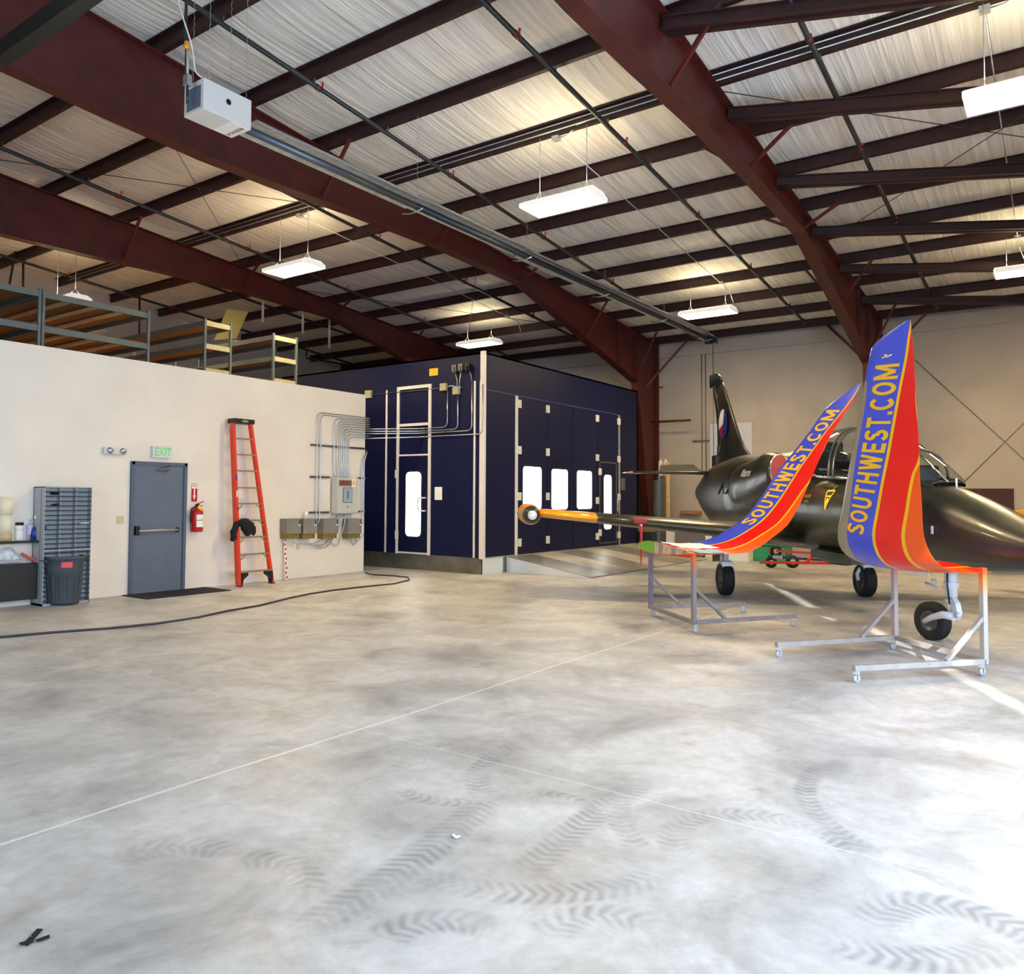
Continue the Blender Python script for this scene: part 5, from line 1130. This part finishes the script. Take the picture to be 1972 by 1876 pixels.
def winglet_material(nm, WG_LE, le_col):
    M = mat(nm, (40, 60, 220), .24, coat=.12, spec=.35); N, L, b = nodes_of(M)
    uv = N.new('ShaderNodeUVMap'); uv.uv_map = 'UVMap'; sp = N.new('ShaderNodeSeparateXYZ'); L.new(uv.outputs[0], sp.inputs[0])
    U, V = sp.outputs[0], sp.outputs[1]
    def curve(pts):
        f = N.new('ShaderNodeFloatCurve'); c = f.mapping.curves[0]
        c.points[0].location = pts[0]; c.points[1].location = pts[-1]
        for p in pts[1:-1]: c.points.new(*p)
        f.mapping.update(); L.new(V, f.inputs['Value']); return f.outputs[0]
    def less(a, bb, off=0):
        n = N.new('ShaderNodeMath'); n.operation = 'SUBTRACT'; L.new(bb, n.inputs[0]); L.new(a, n.inputs[1])
        g = N.new('ShaderNodeMath'); g.operation = 'GREATER_THAN'; g.inputs[1].default_value = off; L.new(n.outputs[0], g.inputs[0]); return g.outputs[0]
    c0 = curve(WG_LE); c1 = curve(WG_Y1); c1b = curve([(v, u+lerp(.022, .055, v)) for v, u in WG_Y1]); c2 = curve(WG_Y2); c2b = curve([(v, u+.035) for v, u in WG_Y2])
    cols = [le_col, sr(64, 84, 226), sr(252, 196, 14), sr(250, 18, 10), sr(252, 196, 14), sr(254, 92, 10)]
    cur = cols[5]
    def mixc(f, a, bb):
        n = N.new('ShaderNodeMix'); n.data_type = 'RGBA'; L.new(f, n.inputs[0])
        for i, q in ((6, a), (7, bb)):
            if isinstance(q, tuple): n.inputs[i].default_value = q
            else: L.new(q, n.inputs[i])
        return n.outputs[2]
    for c, colr in ((c2b, cols[4]), (c2, cols[3]), (c1b, cols[2]), (c1, cols[1]), (c0, cols[0])): cur = mixc(less(U, c), cur, colr)
    L.new(cur, b.inputs['Base Color']); return M
WG_LE = [(0, .0), (.10, .12), (.18, .17), (.30, .17), (.6, .12), (.84, .09), (.86, 0), (1, 0)]
WG_Y1 = [(0, .40), (.12, .44), (.25, .47), (.35, .485), (.55, .56), (.75, .68), (.90, .84), (1, .97)]
WG_Y2 = [(0, .72), (.12, .76), (.25, .76), (.40, .82), (.52, .90), (.60, 1.0), (.8, 1.3), (1, 1.5)]
m_wing2 = winglet_material('winglet_paint', WG_LE, sr(150, 142, 128)); m_wing1 = winglet_material('winglet_paint_far', [(v, u*.18) for v, u in WG_LE], sr(70, 66, 74))
def inter_cyl(O, c, s_, prof, px_, py_, pick=0):
    d = ray(px_, py_); out = []
    for (s0, z0), (s1, z1) in zip(prof[:-1], prof[1:]):
        M = Matrix(((c.x, s_.x*(s1-s0), -d.x), (c.y, s_.y*(s1-s0), -d.y), (0, z1-z0, -d.z)))
        if abs(M.determinant()) < 1e-9: continue
        t_, k, l = M.inverted() @ Vector((EYE.x-O.x-s_.x*s0, EYE.y-O.y-s_.y*s0, EYE.z-z0))
        if -.05 <= k <= 1.05: out.append((t_, s0+k*(s1-s0), z0+k*(z1-z0)))
    return out[pick] if out else None
def bold_letters(body, th=.19, gap=.16, shear=.22):
    """heavy slanted capitals made of joined strokes; returns triangles in (x, y) with cap height 1"""
    quads = []
    def arc(cx, cy, rx, ry, a0, a1, n=14): return [(cx+rx*math.cos(math.radians(lerp(a0, a1, k/n))), cy+ry*math.sin(math.radians(lerp(a0, a1, k/n)))) for k in range(n+1)]
    h = th/2
    G = {'S': (.66, [arc(.35, .74, .26, .26-h, 20, 270)[0:] + arc(.33, .27, .27, .27-h, 80, -160)]), 'O': (.80, [arc(.40, .5, .40-h, .5-h, 0, 360, 28)]),
         'U': (.74, [[(h, 1), (h, .38)]+arc(.37, .38, .37-h, .38-h, 180, 360)+[(.74-h, 1)]]), 'T': (.66, [[(0, 1-h), (.66, 1-h)], [(.33, 1), (.33, 0)]]),
         'H': (.72, [[(h, 0), (h, 1)], [(.72-h, 0), (.72-h, 1)], [(h, .5), (.72-h, .5)]]), 'W': (1.02, [[(h*.9, 1), (.29, 0)], [(.29, 0), (.51, 1)], [(.51, 1), (.73, 0)], [(.73, 0), (1.02-h*.9, 1)]]),
         'E': (.62, [[(h, 0), (h, 1)], [(h, 1-h), (.62, 1-h)], [(h, .5), (.57, .5)], [(h, h), (.62, h)]]), '.': (.20, [[(.10, 0), (.10, .19)]]),
         'C': (.76, [arc(.41, .5, .41-h, .5-h, 42, 318, 26)]), 'M': (.92, [[(h, 0), (h, 1)], [(.92-h, 0), (.92-h, 1)], [(h, 1), (.46, .12)], [(.46, .12), (.92-h, 1)]])}
    x = 0
    for ch in body:
        w, strokes = G[ch]
        for st in strokes:
            L_, R_ = [], []
            for i, p in enumerate(st):
                a, c = st[max(i-1, 0)], st[min(i+1, len(st)-1)]; dx, dy = c[0]-a[0], c[1]-a[1]; l = math.hypot(dx, dy) or 1
                L_.append((p[0]-dy/l*h, p[1]+dx/l*h)); R_.append((p[0]+dy/l*h, p[1]-dx/l*h))
            for i in range(len(st)-1):
                n = max(1, int(math.hypot(st[i+1][0]-st[i][0], st[i+1][1]-st[i][1])/.12))
                for k in range(n):
                    f0, f1 = k/n, (k+1)/n; I = lambda A, f: (lerp(A[i][0], A[i+1][0], f), min(1, max(0, lerp(A[i][1], A[i+1][1], f))))
                    quads.append([I(L_, f0), I(R_, f0), I(R_, f1), I(L_, f1)])
                    quads[-1] = [(x+q[0]+shear*q[1], q[1]) for q in quads[-1]]
        x += w+gap*(.6 if ch == '.' else 1)
    verts = [q for qd in quads for q in qd]; me = bpy.data.meshes.new('lettering')
    me.from_pydata([(a, c, 0) for a, c in verts], [], [(4*i, 4*i+1, 4*i+2, 4*i+3) for i in range(len(quads))]); return me
def make_winglet(label, O, c, s_, prof, le, te, text_side, tx0, tx1, m_wing):
    # le/te: rows (height-along-profile s,z by index) given as lists of (t, z) for edge curves
    t = thing('winglet', label, 'winglet', Vector((O.x, O.y, prof[0][1])), 'painted winglets on stands', world=True)
    # profile arc length table
    L_ = [0]
    for (a, b_) in zip(prof[:-1], prof[1:]): L_.append(L_[-1]+math.hypot(b_[0]-a[0], b_[1]-a[1]))
    tot = L_[-1]
    ps = [(l/tot, p[0]) for l, p in zip(L_, prof)]; pz = [(l/tot, p[1]) for l, p in zip(L_, prof)]
    def pt(v, tt, n=0):
        s0, z0 = smooth(ps, v), smooth(pz, v); e = .004
        ds, dz_ = smooth(ps, min(1, v+e))-smooth(ps, max(0, v-e)), smooth(pz, min(1, v+e))-smooth(pz, max(0, v-e)); l = math.hypot(ds, dz_) or 1
        ns, nz = dz_/l, -ds/l            # normal pointing outward (+s / down)
        return Vector((O.x+c.x*tt+s_.x*(s0+ns*n), O.y+c.y*tt+s_.y*(s0+ns*n), z0+nz*n))
    NV, NU = 60, 20; verts = []; uvs = []
    def thick(u, v):
        ch = smooth(te, v)-smooth(le, v); th = lerp(.085, .055, v)*ch
        return 5*th*(.2969*math.sqrt(max(u, 0))-.126*u-.3516*u*u+.2843*u**3-.1036*u**4)
    us = [(1-math.cos(PI*k/NU))/2 for k in range(NU+1)]
    for i in range(NV+1):
        v = i/NV; a, b_ = smooth(le, v), smooth(te, v)
        for u in us: verts.append(pt(v, lerp(a, b_, u), thick(u, v))); uvs.append((u, v))
        for u in us[-2:0:-1]: verts.append(pt(v, lerp(a, b_, u), -thick(u, v))); uvs.append((u, v))
    n = 2*NU; faces = [(i*n+k, i*n+(k+1) % n, (i+1)*n+(k+1) % n, (i+1)*n+k) for i in range(NV) for k in range(n)]
    me = bpy.data.meshes.new('blade'); me.from_pydata([tuple(v) for v in verts], [], faces); uvl = me.uv_layers.new(name='UVMap')
    for lp in me.loops: uvl.data[lp.index].uv = uvs[lp.vertex_index]
    for p in me.polygons: p.use_smooth = True
    me.materials.append(m_wing); o = bpy.data.objects.new('blade', me); COL.objects.link(o); o.parent = t; o.matrix_parent_inverse = Matrix.Translation(-Vector(t.location))
    bm_ = bmesh.new(); bm_.from_mesh(me); bmesh.ops.recalc_face_normals(bm_, faces=bm_.faces); bm_.to_mesh(me); bm_.free()
    cap = MB()
    for k in range(NU):
        q = [verts[k], verts[k+1]]+([verts[n-k-1]] if k+1 < NU else [])+([verts[n-k]] if k > 0 else [])
        cap.add(q, [tuple(range(len(q)))], 0 if us[k] < .30 else (1 if k % 3 else 2))
    cap.build('root_end', [m_primer, mat('root_tan', (196, 176, 150), .7, var=.2, vscale=20), mat('root_grey', (150, 140, 136), .5)], t, fix=False)
    cap2 = MB(); cap2.add(verts[-n:], [tuple(range(n))]); cap2.build('tip_end', m_wing, t, fix=False)
    # lettering
    me = bold_letters('SOUTHWEST.COM'); xs_ = [v.co.x for v in me.vertices]; x0_, x1_ = min(xs_), max(xs_); y0_, y1_ = 0, 1
    for vt in me.vertices:
        f = (vt.co.x-x0_)/(x1_-x0_); g_ = (vt.co.y-y0_)/(y1_-y0_); v = lerp(tx0[0], tx1[0], f)
        ulo, uhi = lerp(tx0[1], tx1[1], f), lerp(tx0[2], tx1[2], f); u = lerp(uhi, ulo, g_)
        a, b_ = smooth(le, v), smooth(te, v); vt.co = pt(v, lerp(a, b_, u), text_side*(thick(u, v)+.004))
    me.materials.clear(); me.materials.append(mat('lettering_yellow', (250, 196, 16), .35)); me.name = 'lettering'
    tx_ = bpy.data.objects.new('lettering', me); COL.objects.link(tx_); tx_.parent = o
    return t, pt, le, te, thick
def unit2(a, b_): v = Vector((b_[0]-a[0], b_[1]-a[1], 0)); return v.normalized()
# nearer winglet, standing upright
c2, s2 = unit2(U2, U1), unit2(U1, E1); O2 = Vector((U2[0], U2[1], 0))
prof2 = [(-.12, .955), (.20, .955), (.42, .99), (.60, 1.10), (.71, 1.32), (.76, 1.6), (.85, 2.2), (.93, 2.7), (1.0, 3.22)]
le2 = [(0, .22), (.12, .02), (.22, -.18), (.28, -.16), (.40, .18), (.60, .52), (.80, .88), (.885, 1.02), (.95, 1.30), (1.0, 1.57)]
te2 = [(0, 1.30), (.12, 1.32), (.25, 1.36), (.40, 1.40), (.60, 1.46), (.80, 1.54), (1.0, 1.62)]
def fit_edges(O, c, s_, prof, lepx, tepx, le, te):
    L_ = [0]
    for (a, b_) in zip(prof[:-1], prof[1:]): L_.append(L_[-1]+math.hypot(b_[0]-a[0], b_[1]-a[1]))
    tot = L_[-1]
    def vof(s0, z0):
        best = None
        for i, (a, b_) in enumerate(zip(prof[:-1], prof[1:])):
            dx, dy = b_[0]-a[0], b_[1]-a[1]; l2 = dx*dx+dy*dy; k = max(0, min(1, ((s0-a[0])*dx+(z0-a[1])*dy)/l2)); e = math.hypot(a[0]+k*dx-s0, a[1]+k*dy-z0)
            if best is None or e < best[0]: best = (e, (L_[i]+k*math.sqrt(l2))/tot)
        return best[1]
    out = []
    for pl, base in ((lepx, le), (tepx, te)):
        rows = list(base)
        for p in pl:
            r = inter_cyl(O, c, s_, prof, *p)
            if r: rows.append((vof(r[1], r[2]), r[0]))
        rows.sort(); q = [rows[0]]
        for r in rows[1:]:
            if r[0]-q[-1][0] > .015: q.append(r)
        out.append(q)
    return out
le2, te2 = fit_edges(O2, c2, s2, prof2, [(1622, 980), (1633, 915), (1645, 850), (1659, 775), (1672, 700), (1680, 668), (1698, 650), (1720, 638)], [(1783, 1040), (1776, 980), (1772, 920), (1770, 860), (1766, 795), (1762, 730), (1759, 670)],
                     [(0, .10), (.10, .0), (.20, -.14), (.27, -.10)], [(0, 1.28), (.12, 1.32)])
le2.append((1.0, max(te2[-1][1]-.05, le2[-1][1]+.05))); te2.append((1.0, te2[-1][1]+.01))
w2 = make_winglet('nearer winglet standing upright, blue red and orange with yellow web address lettering', O2, c2, s2, prof2, le2, te2, 1, (.33, .17, .38), (.89, .24, .75), m_wing2)
# farther winglet, leaning
c1, s1 = unit2(U3, U4), unit2(U4, E4); O1 = Vector((U3[0], U3[1], 0))
prof1 = [(-.08, .965), (.20, .955), (.42, .975), (.62, 1.05), (.80, 1.20), (1.02, 1.50), (1.30, 2.0), (1.56, 2.5), (1.78, 2.98)]
le1, te1 = fit_edges(O1, c1, s1, prof1, [(1400, 1022), (1440, 990), (1470, 950), (1500, 905), (1530, 868), (1560, 830), (1590, 788), (1615, 757)], [(1440, 1062), (1480, 1040), (1520, 1005), (1545, 960), (1562, 920), (1580, 880), (1600, 838), (1640, 775)],
                     [(0, -.30), (.12, .10)], [(0, 1.50), (.12, 1.54)])
end = inter_cyl(O1, c1, s1, prof1, 1660, 735)
le1 = [r for r in le1 if r[0] < .96]; te1 = [r for r in te1 if r[0] < .96]
le1.append((1.0, (end[0] if end else te1[-1][1])-.06)); te1.append((1.0, (end[0] if end else te1[-1][1])))
w1 = make_winglet('farther winglet leaning to the right, blue red and orange with yellow web address lettering', O1, c1, s1, prof1, le1, te1, -1, (.35, .13, .42), (.90, .18, .76), m_wing1)
# masking on the farther winglet's root
t1, pt1, l1, e1, th1 = w1
def patch(name, va, vb, ua, ub, M, side=-1, off=.008):
    b = MB(); rows = []
    for i in range(7):
        v = lerp(va, vb, i/6); a, b2 = smooth(l1, v), smooth(e1, v)
        rows.append([pt1(v, lerp(a, b2, lerp(ua, ub, k/8)+.02*math.sin(i*2.3+k)*(k in (0, 8))), side*(th1(lerp(ua, ub, k/8), v)+off+.004*math.sin(i*3+k*2))) for k in range(9)])
    b.loft(rows, cap=False, closed=False); return b.build(name, M, t1, fix=False)
patch('masking_cloth', .02, .17, .30, .72, m_paper); patch('blue_tape', .03, .15, .78, .98, mat('tape_blue', (150, 176, 196), .7)); patch('red_tape', .0, .10, .72, .90, m_tow, off=.005)
patch('brown_paper', .0, .16, .02, .32, mat('paper_tan', (190, 150, 110), .8), off=.006)
t2, pt2, l2, e2, th2 = w2
for tt, v_ in ((.62, .91),): 
    a, b_ = smooth(l2, v_), smooth(e2, v_); p = pt2(v_, lerp(a, b_, .42), th2(.42, v_)+.01); q = pt2(v_, lerp(a, b_, .60), th2(.6, v_)+.01)
    MB().tube([p, p.lerp(q, .5), q], [.022, .018, .006], 10).build('light_fairing', m_chrome, t2)

# ================================================================== THINGS BEHIND THE AIRCRAFT
XS = XW-.02
def on_wall(x0, y0, x1, y1): a0, a1, b0, b1 = rectX(x0, y0, x1, y1, XS); return min(a0, a1), max(a0, a1), b0, b1
def wall_panel(name, px4, M, label, cat, th=.03, **k):
    a0, a1, b0, b1 = on_wall(*px4); o = MB().box((XS-th, a0, b0), (XS, a1, b1)).build(name, M, bevel=.004); tag(o, label, cat, **k); return o
wall_panel('notice_board', (1850, 941, 1953, 985), m_brown, 'dark maroon board on the side wall above the aircraft nose', 'board')
wall_panel('pale_board', (1368, 815, 1449, 905), mat('panel_pale_blue', (206, 208, 222), .4), 'large pale panel leaning high on the wall behind the tail fin', 'panel')
def floor_to(px0, px1, ytop, Xp, name, M, label, cat, th=.05, zb=0, group=None):
    a0, a1 = at(px0, 950, X=Xp).y, at(px1, 950, X=Xp).y; zt = at((px0+px1)/2, ytop, X=Xp).z
    o = MB().box((Xp, min(a0, a1), zb), (Xp+th, max(a0, a1), zt)).build(name, M, bevel=.004); tag(o, label, cat, group); return o
floor_to(1258.5, 1265, 925, 22.2, 'metal_post', m_galvd, 'dull metal post nearest the red column, left of the posts', 'post', group='posts standing beside the column')
floor_to(1266, 1270, 918, 22.25, 'metal_post', m_steel, 'slim bright metal post between the two dull ones', 'post', group='posts standing beside the column')
floor_to(1271, 1281, 916, 22.3, 'metal_post', m_galvd, 'wide dull metal post right of the bright one', 'post', group='posts standing beside the column')
floor_to(1281, 1289, 890, 22.5, 'wooden_plank', m_wood, 'pale timber plank standing upright against the side wall', 'plank')
for x0, w_ in ((1269.5, 'left'), (1279, 'right')):
    q = at(x0, 888, X=22.6); o = MB().lathe([(0, 0), (.06, 0), (.06, at(x0, 889, X=22.6).z-.0), (.02, at(x0, 889, X=22.6).z+.05), (0, at(x0, 889, X=22.6).z+.1)], (22.7, q.y, 0), (0, 0, 1), 14).build('white_cylinder', m_paper); tag(o, 'tall white cylinder beside the column, '+w_+' of the two', 'cylinder', 'white cylinders beside the column')
def wbox(x0, y0, x1, y1, Xp, dep, name, M, label, cat):
    a0, a1 = at(x0, (y0+y1)/2, X=Xp).y, at(x1, (y0+y1)/2, X=Xp).y; zt, zb = at((x0+x1)/2, y0, X=Xp).z, max(0, at((x0+x1)/2, y1, X=Xp).z)
    if zb < .12: zb = 0
    o = MB().box((Xp, min(a0, a1), zb), (Xp+dep, max(a0, a1), zt)).build(name, M, bevel=.006); tag(o, label, cat); return o
wbox(1300, 1022, 1352, 1075, 21.7, .5, 'tool_chest', mat('chest_grey', (104, 106, 104), .5), 'grey chest standing under the jet wing by the wall', 'chest')
wbox(1283, 1018, 1302, 1078, 22.0, .06, 'white_sheet', m_paper, 'white sheet leaning beside the grey chest', 'sheet')
wbox(1358, 1024, 1372, 1078, 21.9, .1, 'white_board', m_paper, 'narrow white board leaning right of the grey chest', 'board')
wbox(1300, 1012, 1352, 1022, 21.75, .5, 'cardboard_tray', m_card, 'brown cardboard tray lying on the grey chest', 'tray')
wbox(1228, 1010, 1256, 1024, 21.9, .4, 'cardboard_box', m_card, 'brown cardboard box on the dark cabinet beside the booth', 'box')
wbox(1228, 1024, 1255, 1072, 21.85, .5, 'dark_cabinet', mat('cab_dark', (40, 46, 54), .5), 'dark cabinet between the booth and the red column', 'cabinet')
o = wall_panel('wall_shelf', (1314, 984, 1352, 990), m_card, 'narrow brown ledge on the side wall above the jet wing', 'ledge', th=.2)
wbox(1400, 1050, 1441, 1075, 21.2, .5, 'white_crate', m_paper, 'low white crate on the floor behind the leaning winglet', 'crate')
a = at(1445, 1074, Z=0)
t = thing('green_bin', 'green plastic bin with ragged lid behind the tow bar', 'bin', a, world=True)
gx = 21.6; g0, g1 = at(1444, 1050, X=gx).y, at(1512, 1050, X=gx).y; gz = at(1475, 1043, X=gx).z
MB().box((gx, g1, 0), (gx+.7, g0, gz*.78)).build('bin_body', m_green, t, bevel=.03); MB().box((gx-.04, g1-.03, gz*.78), (gx+.74, g0+.02, gz)).build('bin_lid', m_green, t, bevel=.05)
# red tow bar trolley behind the aircraft
t = thing('tow_dolly', 'low red tow bar trolley with small black wheels behind the winglets', 'trolley', at(1495, 1088, Z=0), world=True)
A = at(1463, 1083, Z=.16); Bq = at(1700, 1086, Z=.16); A2 = at(1478, 1060, Z=.42); B2 = at(1700, 1074, Z=.32)
MB().bar(A, Bq, .05, .06).build('lower_bar', m_tow, t); MB().bar(A2, B2, .05, .05).build('upper_bar', m_tow, t)
mq = A.lerp(Bq, .38); MB().bar(mq, A2.lerp(B2, .42), .05, .05).build('link_bar', m_tow, t)
MB().bar(A2.lerp(B2, .0)+Vector((0, 0, -.14)), A2.lerp(B2, .95)+Vector((.1, 0, -.16)), .06, .05).build('dark_tube', mat('tube_navy', (30, 34, 60), .4), t)
dv = (Bq-A).normalized(); nv = Vector((-dv.y, dv.x, 0))
for px_, py_, R in ((1485, 1083, .13), (1526, 1082, .15), (1494, 1062, .13)):
    p = at(px_, py_, Z=R if py_ > 1070 else .40)
    w_ = MB().lathe([(R*.45, -.03), (R, -.035), (R, .035), (R*.45, .03)], p, nv, 24).build('wheel', m_rubber, t)
    MB().lathe([(0, -.032), (R*.45, -.032), (R*.45, .032), (0, .032)], p, nv, 20).build('wheel_hub', m_ltgrey, w_)
p = at(1499, 1073, Z=.28); MB().box((p.x-.05, p.y-.10, p.z-.05), (p.x+.05, p.y+.12, p.z+.05)).build('reflector', m_steel, t, bevel=.02)
# thin mast rods and brackets on the side wall
for (a, e, w_) in (((1358, 640), (1360, 905), 'left'), ((1351, 640), (1352, 905), 'right')):
    A, B = at(*a, X=XW-.04), at(*e, X=XW-.04); o = MB().tube([A, B], .012, 6).build('wall_conduit', m_galvd); tag(o, 'thin vertical conduit on the side wall beside the tail fin, '+('right' if w_ == 'left' else 'left')+' of two', 'conduit', 'vertical conduits beside the tail fin')
a0, a1, b0, b1 = on_wall(1335, 848, 1366, 851); o = MB().box((XS-.04, a0, b0), (XS, a1, b1)).build('conduit_bracket', m_galvd); tag(o, 'short metal bracket across the wall conduits beside the tail fin', 'bracket')
A, B = at(1228, 760, X=22.9), at(1246, 990, X=22.9)
o = MB().bar((23.1, 8.6, .3), (23.35, 10.0, 5.4), .02, .06).build('column_brace', m_redbr) if 0 else None
